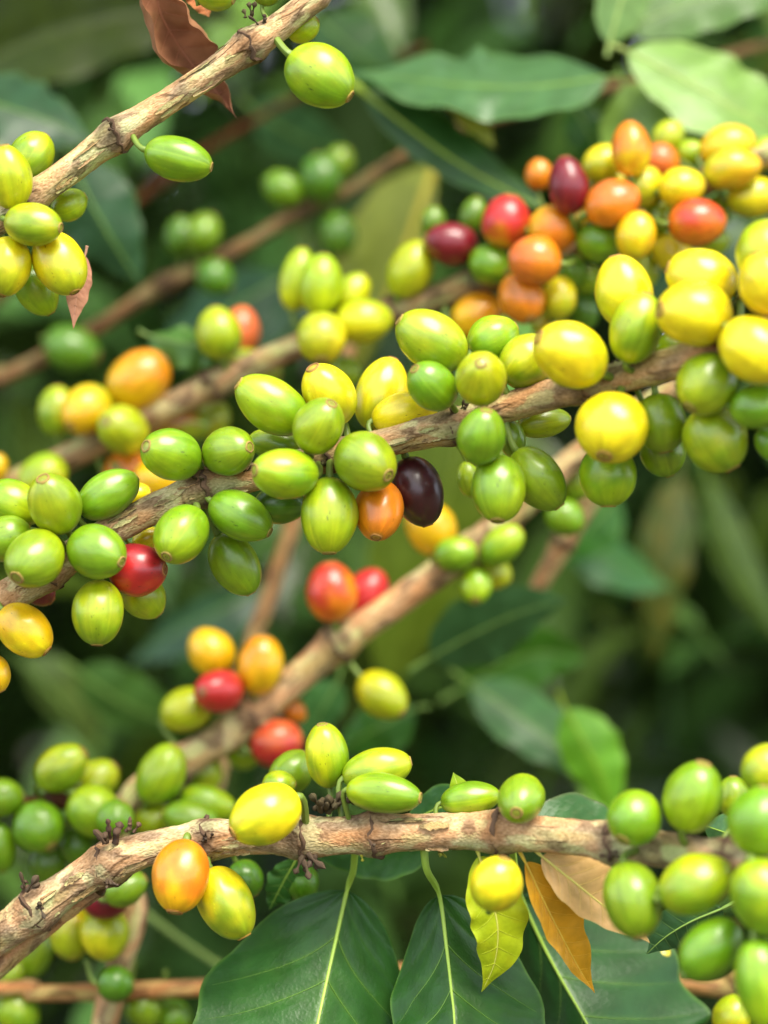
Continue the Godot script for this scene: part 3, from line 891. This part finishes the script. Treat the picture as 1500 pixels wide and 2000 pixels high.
# ---------------------------------------------------------------- the scene
func _ready() -> void:
	var cam := Camera3D.new()
	cam.name = "camera"
	cam.position = EYE
	var lens := CameraAttributesPhysical.new()
	lens.frustum_focal_length = 60.0
	lens.frustum_focus_distance = 0.597
	lens.frustum_near = 0.02
	lens.frustum_far = 400.0
	lens.exposure_aperture = 3.1
	cam.attributes = lens
	add_child(cam)
	var env := Environment.new()
	env.background_mode = Environment.BG_SKY
	var skym := ProceduralSkyMaterial.new()
	skym.sky_top_color = Color(0.86, 0.90, 0.95)
	skym.sky_horizon_color = Color(0.80, 0.84, 0.88)
	skym.sky_curve = 0.3
	skym.ground_bottom_color = Color(0.16, 0.18, 0.10)
	skym.ground_horizon_color = Color(0.30, 0.32, 0.24)
	skym.sun_angle_max = 1.0
	env.sky = Sky.new()
	env.sky.sky_material = skym
	env.background_energy_multiplier = 0.66
	env.tonemap_mode = Environment.TONE_MAPPER_LINEAR
	env.tonemap_exposure = 5.0
	env.sdfgi_enabled = true
	env.ssao_enabled = true
	env.ssil_enabled = true
	var we := WorldEnvironment.new()
	we.name = "environment"
	we.environment = env
	add_child(we)
	var sun := DirectionalLight3D.new()
	sun.name = "sun"
	sun.light_energy = 0.5
	sun.light_color = Color(1.0, 0.97, 0.92)
	sun.light_angular_distance = 36.0
	sun.shadow_enabled = true
	sun.basis = Basis.looking_at(-Vector3(0.32, 1.0, 0.62).normalized())
	add_child(sun)

	make_materials()
	M.far = vc(0.27, 0.45)
	M.far.backlight_enabled = true
	M.far.backlight = Color(0.2, 0.2, 0.2).linear_to_srgb()
	M.far.cull_mode = BaseMaterial3D.CULL_DISABLED

	# ground: one sheet of leaf litter and weeds to the horizon
	var soil := FastNoiseLite.new()
	soil.frequency = 0.02
	soil.fractal_octaves = 6
	var sr := Gradient.new()
	sr.set_color(0, srgb(0.03, 0.022, 0.013))
	sr.set_color(1, srgb(0.10, 0.09, 0.035))
	var st := NoiseTexture2D.new()
	st.width = 512
	st.height = 512
	st.seamless = true
	st.noise = soil
	st.color_ramp = sr
	var gm := StandardMaterial3D.new()
	gm.albedo_texture = st
	gm.roughness = 1.0
	gm.uv1_scale = Vector3(120, 120, 1)
	var pm := PlaneMesh.new()
	pm.size = Vector2(240, 240)
	pm.subdivide_width = 8
	pm.subdivide_depth = 8
	var ground := MeshInstance3D.new()
	ground.name = "ground"
	ground.mesh = pm
	ground.material_override = gm
	ground.set_meta("kind", "structure")
	ground.set_meta("label", "dark soil and leaf litter under the coffee shrubs")
	add_child(ground)

	foliage("background_foliage", 9000, Vector3(-1.3, 0.35, -1.7), Vector3(1.3, 2.2, -0.34), Vector2(0.09, 0.17), 3, srgb(0.044, 0.098, 0.027), func(p: Vector3) -> bool:
		return fn.get_noise_3d(p.x * 420, p.y * 420, p.z * 420) > -0.12 and p.z < -0.36 - 0.25 * absf(fn.get_noise_2d(p.x * 300, p.y * 300 + 99)))
	foliage("nearer_foliage", 1100, Vector3(-0.28, 1.0, -0.60), Vector3(0.28, 1.54, -0.235), Vector2(0.04, 0.075), 23, srgb(0.075, 0.16, 0.042), func(p: Vector3) -> bool:
		return fn.get_noise_3d(p.x * 900, p.y * 900, 40) > -0.05)
	foliage("overhanging_foliage", 1200, Vector3(-1.1, 1.5, -1.3), Vector3(1.1, 2.4, 0.02), Vector2(0.10, 0.17), 5, srgb(0.030, 0.070, 0.026), func(p: Vector3) -> bool: return p.y > 1.3 + 0.2 * (0.6 - p.z) + 0.13)
	foliage("background_hedge", 18000, Vector3(-4.5, 0.0, -4.2), Vector3(4.5, 3.4, -1.7), Vector2(0.16, 0.26), 11, srgb(0.030, 0.066, 0.020), func(_p: Vector3) -> bool: return true)

	read_branches()
	build_branches()
	build_leaves()
	var group := ""
	var path := []
	var detail := 1
	for line in CHERRIES.strip_edges().split("\n"):
		var q := line.split("|")
		if line[0] == "@":
			group = q[1]
			path = paths[int(q[2])]
			detail = int(q[3])
			continue
		var n := q[0].split_floats(" ")
		cherry(n, q[0].get_slice(" ", 7), q[1], group, path, detail)

func build_branches() -> void:
	var tan_ := Color(0.97, 0.95, 0.92)
	var o := branch(0, "coffee_branch", "tan thick branch sloping from the top edge down to the left edge", [490, 225, 55], tan_, 0.0006, 34)
	flakes(o, 0, [120, 180, 330, 400, 470], 6)
	stubs(o, Vector3(222, 258, 3.5), Vector3(-0.2, 0.6, 1), 0.0024, 5, 5, srgb(0.08, 0.05, 0.04))
	stubs(o, Vector3(486, 30, 3), Vector3(-0.1, 1, 0.2), 0.0042, 3, 6, srgb(0.12, 0.12, 0.05))
	stubs(o, Vector3(512, 50, 4.5), Vector3(0.3, 1, 0.4), 0.0034, 3, 8, srgb(0.06, 0.045, 0.035))
	o = branch(1, "coffee_branch", "knotty main branch crossing the middle with the most cherries", [95, 400, 640, 895, 1150, 1420], Color(0.96, 0.92, 0.86), 0.0006, 36)
	flakes(o, 1, [250, 330, 385, 440, 780, 850, 60], 3)
	stubs(o, Vector3(388, 940, 3.2), Vector3(0.2, 0.6, 0.9), 0.0028, 5, 15, srgb(0.07, 0.05, 0.035))
	stubs(o, Vector3(480, 920, 3.0), Vector3(0.1, 0.5, 1), 0.0022, 4, 16, srgb(0.09, 0.06, 0.04))
	stubs(o, Vector3(640, 905, 4.0), Vector3(0.1, 0.2, 1), 0.0030, 5, 17, srgb(0.10, 0.12, 0.03))
	stubs(o, Vector3(905, 800, 10.0), Vector3(0, 1, 0.6), 0.0026, 4, 18, srgb(0.09, 0.07, 0.04))
	stubs(o, Vector3(1192, 712, 21.0), Vector3(0.5, 1, 0.3), 0.0026, 3, 19, srgb(0.06, 0.05, 0.05))
	stubs(o, Vector3(1440, 590, 30.0), Vector3(0.2, 1, 0.3), 0.0040, 4, 20, srgb(0.16, 0.20, 0.04))
	o = branch(2, "coffee_branch", "rugged lower branch with dried stubs running across to the near end", [70, 210, 405, 590, 735, 975, 1205, 1420], Color(0.98, 0.95, 0.92), 0.0006, 36)
	flakes(o, 2, [90, 160, 215, 260, 430, 470, 740, 800, 860], 4)
	stubs(o, Vector3(600, 1668, 4.0), Vector3(0.1, -1, 0.4), 0.0056, 10, 25, srgb(0.11, 0.075, 0.065))
	stubs(o, Vector3(632, 1578, 2.0), Vector3(0.3, 0.9, 0.4), 0.0066, 12, 26, srgb(0.08, 0.075, 0.035))
	stubs(o, Vector3(662, 1562, 3.0), Vector3(0.9, 0.35, 0.4), 0.0040, 3, 27, srgb(0.07, 0.045, 0.035))
	stubs(o, Vector3(742, 1640, 7.0), Vector3(0.1, -0.3, 1), 0.0030, 7, 28, srgb(0.16, 0.11, 0.085))
	stubs(o, Vector3(404, 1640, 4.0), Vector3(0.1, 0.1, 1), 0.0028, 7, 29, srgb(0.05, 0.035, 0.035))
	stubs(o, Vector3(222, 1640, 2.0), Vector3(0, 1, 0.5), 0.0072, 5, 30, srgb(0.12, 0.06, 0.05))
	stubs(o, Vector3(255, 1625, 2.0), Vector3(0.4, 1, 0.5), 0.0040, 4, 31, srgb(0.24, 0.12, 0.085))
	stubs(o, Vector3(212, 1720, 3.0), Vector3(0.1, -0.6, 1), 0.0028, 6, 32, srgb(0.13, 0.09, 0.07))
	stubs(o, Vector3(48, 1735, -3.0), Vector3(0.1, 1, 0.4), 0.0056, 4, 33, srgb(0.14, 0.10, 0.07))
	stubs(o, Vector3(75, 1770, 0.0), Vector3(0.4, -0.1, 1), 0.0032, 4, 34, srgb(0.08, 0.06, 0.045))
	stubs(o, Vector3(860, 1662, 8.0), Vector3(0.2, -0.7, 0.8), 0.0022, 5, 35, srgb(0.28, 0.33, 0.04), "bud")
	stubs(o, Vector3(712, 1668, 4.0), Vector3(0.1, -1, 0.2), 0.0030, 1, 36, srgb(0.50, 0.50, 0.06), "bud")
	stubs(o, Vector3(1200, 1668, 30.0), Vector3(-0.2, -0.2, 1), 0.0034, 5, 37, srgb(0.13, 0.08, 0.07))
	branch(11, "coffee_branch", "smooth pale fork leaving the underside of the rugged lower branch", [], Color(1.0, 0.93, 0.88), 0.001, 24, "", 0.16, 0.004)
	branch(3, "coffee_branch", "soft pale rear branch climbing from the lower left to the big yellow cherry", [340, 490, 660, 900], Color(1.0, 0.94, 0.88), 0.001, 24)
	branch(4, "coffee_branch", "soft brown rear branch leading up into the ripe bunch", [230, 420, 770, 930], Color(0.88, 0.84, 0.78), 0.001, 24)
	branch(5, "coffee_branch", "thin dull brown rear branch above the soft lime bunch", [590, 320], Color(0.66, 0.60, 0.53), 0.0014, 16)
	branch(6, "coffee_twig", "thin red brown twig far behind the lone elongated green cherry", [320], Color(0.52, 0.34, 0.26), 0.002, 12, "", 0.05)
	branch(7, "coffee_twig", "soft upright brown twig rising behind the amber cherries", [], Color(0.95, 0.86, 0.78), 0.002, 12, "", 0.04)
	branch(8, "coffee_twig", "soft slanting twig behind the rear pale branch's upper end", [1100], Color(1.0, 0.92, 0.84), 0.002, 12, "", 0.004)
	branch(9, "coffee_twig", "brown twig carrying the soft lower left bunch", [100, 200], Color(0.60, 0.44, 0.36), 0.0014, 14, "", 0.02)
	branch(10, "coffee_twig", "pale horizontal twig low behind the large dark leaves", [225, 1440], Color(0.98, 0.84, 0.70), 0.0014, 16)

func build_leaves() -> void:
	var dark := srgb(0.028, 0.094, 0.018)
	var pale := srgb(0.30, 0.46, 0.06)
	var V := func(a: float, b: float, c: float) -> Vector3: return Vector3(a, b, c)
	var low := "leaves hanging from the lower branch"
	leaf("large dark green leaf hanging under the dried stubs with a pale midrib", low, [Vector3(694, 1650, -3), Vector3(690, 1700, -8), Vector3(678, 1738, -12), Vector3(655, 1840, -9), Vector3(635, 1930, -4), Vector3(612, 2040, 3), Vector3(580, 2200, 10), Vector3(540, 2400, 10), Vector3(510, 2520, 4)], 2, 250, 215, -14, -24, "leaf", dark, pale, {"near": true, "rib": 6.2, "wave": 0.05, "spot": srgb(0.038, 0.11, 0.022), "veins": 9.0, "tip": 0.85})
	leaf("dark green folded leaf hanging between the large one and the lime leaf", low, [Vector3(828, 1655, 3), Vector3(834, 1700, 2), Vector3(858, 1748, -5), Vector3(872, 1850, -2), Vector3(881, 1930, 3), Vector3(888, 2020, 9), Vector3(884, 2250, 16), Vector3(860, 2480, 8)], 2, 145, 210, -30, -28, "leaf", srgb(0.024, 0.084, 0.015), pale, {"near": true, "rib": 6.6, "wave": 0.05, "spot": srgb(0.033, 0.10, 0.018), "veins": 8.0, "tip": 0.85})
	leaf("broad grey green leaf hanging behind the young orange leaves", low, [Vector3(1000, 1650, -4), Vector3(1006, 1700, -12), Vector3(1018, 1750, -20), Vector3(1052, 1828, -21), Vector3(1092, 1905, -18), Vector3(1152, 2010, -12), Vector3(1230, 2160, -8), Vector3(1330, 2340, -20)], 2, 110, 270, -35, -36, "leaf", srgb(0.028, 0.088, 0.024), pale, {"near": true, "rib": 6.0, "wave": 0.06, "veins": 8.0, "tip": 0.85})
	leaf("bright lime young leaf behind the blurry lemon cherry", low, [Vector3(928, 1648, 10), Vector3(936, 1672, 10), Vector3(955, 1740, 10), Vector3(972, 1810, 9), Vector3(966, 1880, 6), Vector3(940, 1938, 2)], 1, 52, 66, 10, -20, "young", srgb(0.56, 0.68, 0.02), srgb(0.66, 0.66, 0.12), {"near": true, "name": "young_leaf", "rib": 4.0, "wave": 0.10, "veins": 8.0, "tip": 0.7, "show": 0.25, "spot": srgb(0.62, 0.66, 0.02)})
	leaf("narrow orange young leaf pointing down over the broad grey green one", low, [Vector3(1014, 1662, 14), Vector3(1026, 1684, 13), Vector3(1064, 1764, 11), Vector3(1104, 1842, 8), Vector3(1136, 1900, 4), Vector3(1162, 1940, 0)], 1, 34, 58, 40, -15, "young", srgb(0.84, 0.40, 0.024), srgb(0.72, 0.50, 0.06), {"near": true, "name": "young_leaf", "rib": 3.4, "wave": 0.07, "veins": 9.0, "tip": 0.72, "spot": srgb(0.78, 0.40, 0.04)})
	leaf("pale peach young leaf tucked between the branch and dark green cherry", low, [Vector3(1040, 1655, 14), Vector3(1058, 1672, 14), Vector3(1115, 1718, 14), Vector3(1172, 1764, 13), Vector3(1225, 1806, 12), Vector3(1270, 1842, 12)], 1, 46, 68, 20, -10, "young", srgb(0.86, 0.52, 0.21), srgb(0.72, 0.66, 0.16), {"near": true, "name": "young_leaf", "rib": 3.6, "wave": 0.05, "veins": 9.0, "tip": 0.78})
	leaf("dark leaf mostly hidden behind the lower branch above the pale stalks", low, [Vector3(880, 1630, -14), Vector3(850, 1640, -16), Vector3(770, 1652, -18), Vector3(690, 1656, -20), Vector3(600, 1664, -26)], 1, 60, 66, -30, 10, "leaf", dark, pale, {"seed": 3.0})
	leaf("small lime leaf tip sticking up behind the lying lime cherry", low, [Vector3(930, 1600, 0), Vector3(918, 1580, 0), Vector3(900, 1550, 0), Vector3(885, 1508, 0)], 1, 26, 22, 0, 0, "young", srgb(0.30, 0.46, 0.015), srgb(0.5, 0.6, 0.1), {"name": "young_leaf", "rib": 2.5, "veins": 5.0})
	leaf("dark green leaf edge showing above the bark beside the forward cherry", low, [Vector3(1010, 1640, -6), Vector3(1040, 1625, -8), Vector3(1110, 1600, -12), Vector3(1180, 1620, -14), Vector3(1260, 1660, -14)], 1, 40, 52, 20, -20, "leaf", srgb(0.05, 0.15, 0.04), srgb(0.30, 0.18, 0.08), {"seed": 9.0})
	leaf("dark green leaf edge above the bark behind the lying lime cherry", low, [Vector3(960, 1620, -8), Vector3(930, 1600, -10), Vector3(880, 1575, -12), Vector3(830, 1590, -12), Vector3(790, 1620, -12)], 1, 45, 40, 0, 0, "leaf", srgb(0.04, 0.12, 0.04), pale, {"seed": 19.0})
	leaf("small wavy green leaf under the branch beside the hanging yellow cherry", low, [Vector3(590, 1660, -16), Vector3(578, 1680, -17), Vector3(555, 1720, -18), Vector3(525, 1778, -20)], 1, 34, 46, 15, -20, "leaf", srgb(0.05, 0.15, 0.03), pale, {"near": true, "rib": 3.0, "wave": 0.16, "veins": 6.0})
	leaf("green leaf with shiny veins behind the near lower bunch", low, [Vector3(1440, 1760, 8), Vector3(1410, 1775, 6), Vector3(1350, 1800, 4), Vector3(1300, 1830, 2), Vector3(1262, 1864, 0)], 1, 50, 62, -10, -25, "leaf", srgb(0.05, 0.13, 0.05), srgb(0.24, 0.40, 0.08), {"near": true, "rib": 4.0, "veins": 7.0})
	leaf("green leaf showing through the gap of the near bunch", low, [Vector3(1500, 1640, 10), Vector3(1470, 1635, 8), Vector3(1430, 1630, 6), Vector3(1370, 1610, 2)], 1, 50, 50, -20, -20, "leaf", srgb(0.07, 0.17, 0.06), pale, {"seed": 29.0})
	var dead := "dry brown leaves caught on the upper thick branch"
	leaf("curled dry brown leaf hanging behind the upper thick branch", dead, [Vector3(300, -110, -10), Vector3(302, -60, -10), Vector3(312, 20, -12), Vector3(350, 90, -15), Vector3(395, 150, -17), Vector3(432, 190, -15), Vector3(463, 232, -10)], 1, 100, 104, 12, 0, "dry", srgb(0.38, 0.175, 0.095), srgb(0.36, 0.16, 0.09), {"near": true, "name": "dry_leaf", "rib": 4.0, "curl": 1.05, "wave": 0.14, "tip": 0.7, "spot": srgb(0.26, 0.105, 0.06)})
	leaf("small rusty leaf scrap at the top edge beside the curled dry one", dead, [Vector3(380, -60, -14), Vector3(385, -40, -14), Vector3(395, 0, -15), Vector3(408, 34, -15)], 1, 30, 26, 10, -10, "dry", srgb(0.42, 0.15, 0.06), srgb(0.4, 0.2, 0.1), {"near": true, "name": "dry_leaf", "rib": 2.5, "wave": 0.2})
	leaf("pinkish brown dry leaf tip poking out under the pointing yellow cherry", dead, [Vector3(170, 480, -4), Vector3(166, 500, -4), Vector3(156, 540, -3), Vector3(148, 590, -3), Vector3(143, 643, -2)], 1, 24, 26, 25, -25, "dry", srgb(0.52, 0.24, 0.16), srgb(0.45, 0.24, 0.16), {"near": true, "name": "dry_leaf", "rib": 2.5, "tip": 0.6})
	# soft leaves behind
	var back := "soft leaves behind the cherries"
	var rib2 := srgb(0.16, 0.28, 0.05)
	leaf("large grey green leaf spread flat at the top beside the pointed cherry", back, [Vector3(1240, 146, -100), Vector3(1188, 150, -100), Vector3(1060, 168, -97), Vector3(920, 168, -95), Vector3(790, 152, -98), Vector3(678, 142, -106)], 1, 165, 100, -55, 42, "leaf", srgb(0.07, 0.155, 0.058), rib2, {"tip": 0.75, "wave": 0.10})
	leaf("pale green leaf in the top right corner above the yellow bunch", back, [Vector3(1190, 88, -98), Vector3(1225, 100, -96), Vector3(1320, 148, -94), Vector3(1420, 205, -92), Vector3(1530, 262, -95), Vector3(1640, 330, -100)], 1, 100, 120, 30, -35, "leaf", srgb(0.18, 0.32, 0.07), srgb(0.30, 0.38, 0.10), {"tip": 0.8})
	leaf("pale green leaf hanging behind the tall orange cherry", back, [Vector3(1205, 130, -108), Vector3(1220, 165, -108), Vector3(1265, 230, -102), Vector3(1310, 300, -98), Vector3(1360, 380, -96)], 1, 110, 84, -10, 0, "leaf", srgb(0.25, 0.40, 0.08), rib2, {"tip": 0.85})
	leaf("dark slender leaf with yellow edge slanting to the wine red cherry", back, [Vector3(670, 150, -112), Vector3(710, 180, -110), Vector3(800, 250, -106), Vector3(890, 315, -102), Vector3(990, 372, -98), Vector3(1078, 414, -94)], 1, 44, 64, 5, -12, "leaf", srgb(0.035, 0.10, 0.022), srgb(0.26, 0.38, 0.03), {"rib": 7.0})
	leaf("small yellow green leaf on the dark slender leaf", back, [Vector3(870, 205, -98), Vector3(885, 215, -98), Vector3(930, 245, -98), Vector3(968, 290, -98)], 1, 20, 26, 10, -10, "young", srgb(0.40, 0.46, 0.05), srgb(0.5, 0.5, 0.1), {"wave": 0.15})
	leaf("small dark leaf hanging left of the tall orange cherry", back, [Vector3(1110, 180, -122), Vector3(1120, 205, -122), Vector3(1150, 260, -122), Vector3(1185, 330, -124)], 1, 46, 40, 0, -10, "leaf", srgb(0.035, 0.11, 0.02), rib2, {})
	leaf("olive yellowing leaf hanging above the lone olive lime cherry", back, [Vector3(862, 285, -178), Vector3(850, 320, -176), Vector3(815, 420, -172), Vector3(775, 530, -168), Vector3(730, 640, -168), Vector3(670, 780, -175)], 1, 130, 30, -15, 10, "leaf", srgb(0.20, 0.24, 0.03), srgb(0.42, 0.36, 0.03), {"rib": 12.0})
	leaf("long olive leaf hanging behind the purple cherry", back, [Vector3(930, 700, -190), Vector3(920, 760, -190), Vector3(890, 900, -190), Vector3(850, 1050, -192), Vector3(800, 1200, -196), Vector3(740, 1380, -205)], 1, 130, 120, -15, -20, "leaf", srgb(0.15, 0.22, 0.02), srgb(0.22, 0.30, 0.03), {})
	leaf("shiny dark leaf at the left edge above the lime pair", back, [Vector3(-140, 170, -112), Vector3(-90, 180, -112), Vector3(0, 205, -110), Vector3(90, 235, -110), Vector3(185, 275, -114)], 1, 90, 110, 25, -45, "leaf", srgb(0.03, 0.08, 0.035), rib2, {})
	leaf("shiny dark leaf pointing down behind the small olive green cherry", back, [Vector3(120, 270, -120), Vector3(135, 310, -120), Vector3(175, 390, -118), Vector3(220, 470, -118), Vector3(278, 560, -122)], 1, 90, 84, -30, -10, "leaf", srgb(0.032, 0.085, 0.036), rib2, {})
	leaf("large shaded olive leaf filling the top left corner", back, [Vector3(-180, 200, -190), Vector3(-120, 170, -190), Vector3(20, 100, -185), Vector3(160, 50, -185), Vector3(320, 20, -190), Vector3(480, 40, -200)], 1, 120, 150, 30, 10, "leaf", srgb(0.045, 0.07, 0.008), srgb(0.10, 0.13, 0.02), {})
	leaf("pale leaf rising to the top edge over the corner leaf's stalk", back, [Vector3(1186, 110, -98), Vector3(1190, 85, -98), Vector3(1205, 30, -98), Vector3(1225, -40, -100), Vector3(1250, -130, -105)], 1, 56, 50, -20, -20, "leaf", srgb(0.15, 0.27, 0.08), srgb(0.28, 0.40, 0.10), {})
	leaf("pale leaf along the top edge toward the right corner", back, [Vector3(1180, 70, -110), Vector3(1220, 60, -110), Vector3(1330, 10, -112), Vector3(1450, -20, -114), Vector3(1600, -30, -118)], 1, 70, 60, 10, -30, "leaf", srgb(0.10, 0.20, 0.05), rib2, {})
	leaf("soft green leaf with pale sheen above the near bunch", back, [Vector3(880, 1310, -140), Vector3(920, 1335, -140), Vector3(1000, 1392, -138), Vector3(1080, 1450, -136), Vector3(1180, 1530, -136)], 1, 60, 90, 20, -45, "leaf", srgb(0.06, 0.15, 0.05), rib2, {})
	leaf("soft bright green leaf with yellow rim hanging behind the near bunch", back, [Vector3(1090, 1350, -124), Vector3(1105, 1385, -124), Vector3(1140, 1450, -122), Vector3(1175, 1520, -122), Vector3(1200, 1600, -124)], 1, 56, 66, -20, -10, "young", srgb(0.13, 0.34, 0.018), srgb(0.26, 0.38, 0.02), {"rib": 2.5})
	leaf("soft shaded green leaf above the sheen leaf", back, [Vector3(860, 1370, -170), Vector3(900, 1345, -170), Vector3(980, 1300, -168), Vector3(1060, 1275, -168), Vector3(1150, 1290, -172)], 1, 80, 66, 0, 20, "leaf", srgb(0.05, 0.15, 0.015), rib2, {})
	leaf("soft grey green leaf below the slanting twig", back, [Vector3(800, 1310, -112), Vector3(840, 1285, -112), Vector3(930, 1235, -110), Vector3(1020, 1195, -110), Vector3(1110, 1170, -114)], 1, 90, 80, -35, 20, "leaf", srgb(0.05, 0.13, 0.045), rib2, {})
	leaf("dark curled leaf with pale underside beside the red orange cherry", back, [Vector3(270, 645, -86), Vector3(290, 655, -86), Vector3(345, 668, -82), Vector3(410, 678, -80), Vector3(475, 690, -84)], 1, 50, 62, -8, -55, "leaf", srgb(0.07, 0.16, 0.03), srgb(0.14, 0.24, 0.06), {"wave": 0.25})
	leaf("green leaf under the curled leaf along the rear brown branch", back, [Vector3(470, 690, -92), Vector3(450, 700, -92), Vector3(400, 730, -92), Vector3(340, 775, -94)], 1, 26, 34, 0, 0, "leaf", srgb(0.08, 0.18, 0.02), rib2, {})
	leaf("soft green leaf hanging right of the bright crimson pair's branch", back, [Vector3(668, 1300, -118), Vector3(660, 1330, -118), Vector3(632, 1380, -118), Vector3(590, 1450, -120)], 1, 46, 40, -10, -10, "leaf", srgb(0.07, 0.19, 0.05), rib2, {})
	leaf("soft green leaf under the lone hanging lime cherry", back, [Vector3(840, 1380, -130), Vector3(810, 1385, -130), Vector3(740, 1420, -130), Vector3(650, 1470, -134)], 1, 50, 60, -20, 0, "leaf", srgb(0.04, 0.13, 0.015), rib2, {})
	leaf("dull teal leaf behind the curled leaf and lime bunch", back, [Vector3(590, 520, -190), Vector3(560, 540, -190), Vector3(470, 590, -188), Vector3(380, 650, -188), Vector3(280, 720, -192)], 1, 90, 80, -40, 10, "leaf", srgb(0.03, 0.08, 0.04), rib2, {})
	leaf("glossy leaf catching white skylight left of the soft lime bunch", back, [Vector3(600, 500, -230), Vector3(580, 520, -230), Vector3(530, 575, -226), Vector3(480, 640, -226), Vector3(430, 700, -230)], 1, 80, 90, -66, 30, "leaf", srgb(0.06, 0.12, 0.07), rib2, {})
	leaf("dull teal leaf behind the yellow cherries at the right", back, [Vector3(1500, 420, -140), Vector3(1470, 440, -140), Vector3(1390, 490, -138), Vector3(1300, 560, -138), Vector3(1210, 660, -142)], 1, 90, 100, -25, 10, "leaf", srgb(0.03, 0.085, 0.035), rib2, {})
	leaf("long hanging olive leaf with browning tip at the dark right side", back, [Vector3(1330, 880, -230), Vector3(1325, 930, -230), Vector3(1305, 1050, -226), Vector3(1290, 1160, -226), Vector3(1278, 1290, -230)], 1, 54, 60, -10, -20, "leaf", srgb(0.07, 0.10, 0.02), srgb(0.14, 0.15, 0.03), {"spot": srgb(0.20, 0.14, 0.02)})
	leaf("slim olive leaf bending down at the right edge", back, [Vector3(1370, 880, -250), Vector3(1385, 940, -250), Vector3(1425, 1060, -248), Vector3(1470, 1150, -248), Vector3(1530, 1260, -250)], 1, 40, 44, -10, -20, "leaf", srgb(0.07, 0.12, 0.02), rib2, {})
	leaf("leaf with pale blotch of skylight right of the slanting twig", back, [Vector3(1080, 1000, -200), Vector3(1105, 1020, -200), Vector3(1165, 1070, -196), Vector3(1230, 1110, -196), Vector3(1310, 1150, -200)], 1, 80, 90, 40, -60, "leaf", srgb(0.06, 0.17, 0.06), rib2, {})
	leaf("soft green leaf lit behind the small green pair", back, [Vector3(1230, 940, -180), Vector3(1205, 970, -180), Vector3(1150, 1030, -178), Vector3(1080, 1100, -180)], 1, 50, 60, -30, 0, "leaf", srgb(0.06, 0.20, 0.03), rib2, {})
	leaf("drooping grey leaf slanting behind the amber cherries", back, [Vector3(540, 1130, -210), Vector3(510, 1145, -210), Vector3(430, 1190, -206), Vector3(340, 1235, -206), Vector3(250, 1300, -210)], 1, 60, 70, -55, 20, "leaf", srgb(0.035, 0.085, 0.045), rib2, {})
	leaf("soft dark leaf hanging behind the large pointed cherry at the top", back, [Vector3(600, 20, -170), Vector3(620, 35, -170), Vector3(665, 75, -168), Vector3(720, 120, -168), Vector3(790, 170, -172)], 1, 70, 76, -10, -10, "leaf", srgb(0.05, 0.13, 0.03), rib2, {})
	leaf("soft mid green leaf in the gap above the three soft green cherries", back, [Vector3(470, 190, -200), Vector3(490, 210, -200), Vector3(550, 250, -198), Vector3(610, 280, -198), Vector3(690, 300, -202)], 1, 60, 66, -30, 20, "leaf", srgb(0.07, 0.17, 0.06), rib2, {})
	leaf("soft mid green leaf behind the loose group of four", back, [Vector3(120, 1290, -190), Vector3(150, 1310, -190), Vector3(220, 1360, -188), Vector3(300, 1400, -188), Vector3(390, 1430, -192)], 1, 60, 66, -30, 10, "leaf", srgb(0.07, 0.16, 0.03), rib2, {})
	leaf("soft olive leaf left of the loose group of four", back, [Vector3(20, 1270, -240), Vector3(40, 1290, -240), Vector3(90, 1340, -236), Vector3(140, 1400, -236), Vector3(190, 1480, -240)], 1, 60, 66, -50, 10, "leaf", srgb(0.12, 0.18, 0.04), rib2, {})
	var st := thing("leaf_stem", "thin pale green stem slanting behind the large dark leaf", "stem", at(300, 1795, -120))
	var sp := PackedVector3Array()
	var rr := PackedFloat32Array()
	for i in 12:
		var t := i / 11.0
		sp.append(at(lerpf(280, 520, t), 1780 + 150 * t + 12 * sin(t * 3), -120 + 10 * t) - st.position)
		rr.append(0.0009)
	part("stem", tube(sp, rr, 8, srgb(0.20, 0.30, 0.07)), M.stalk, st)
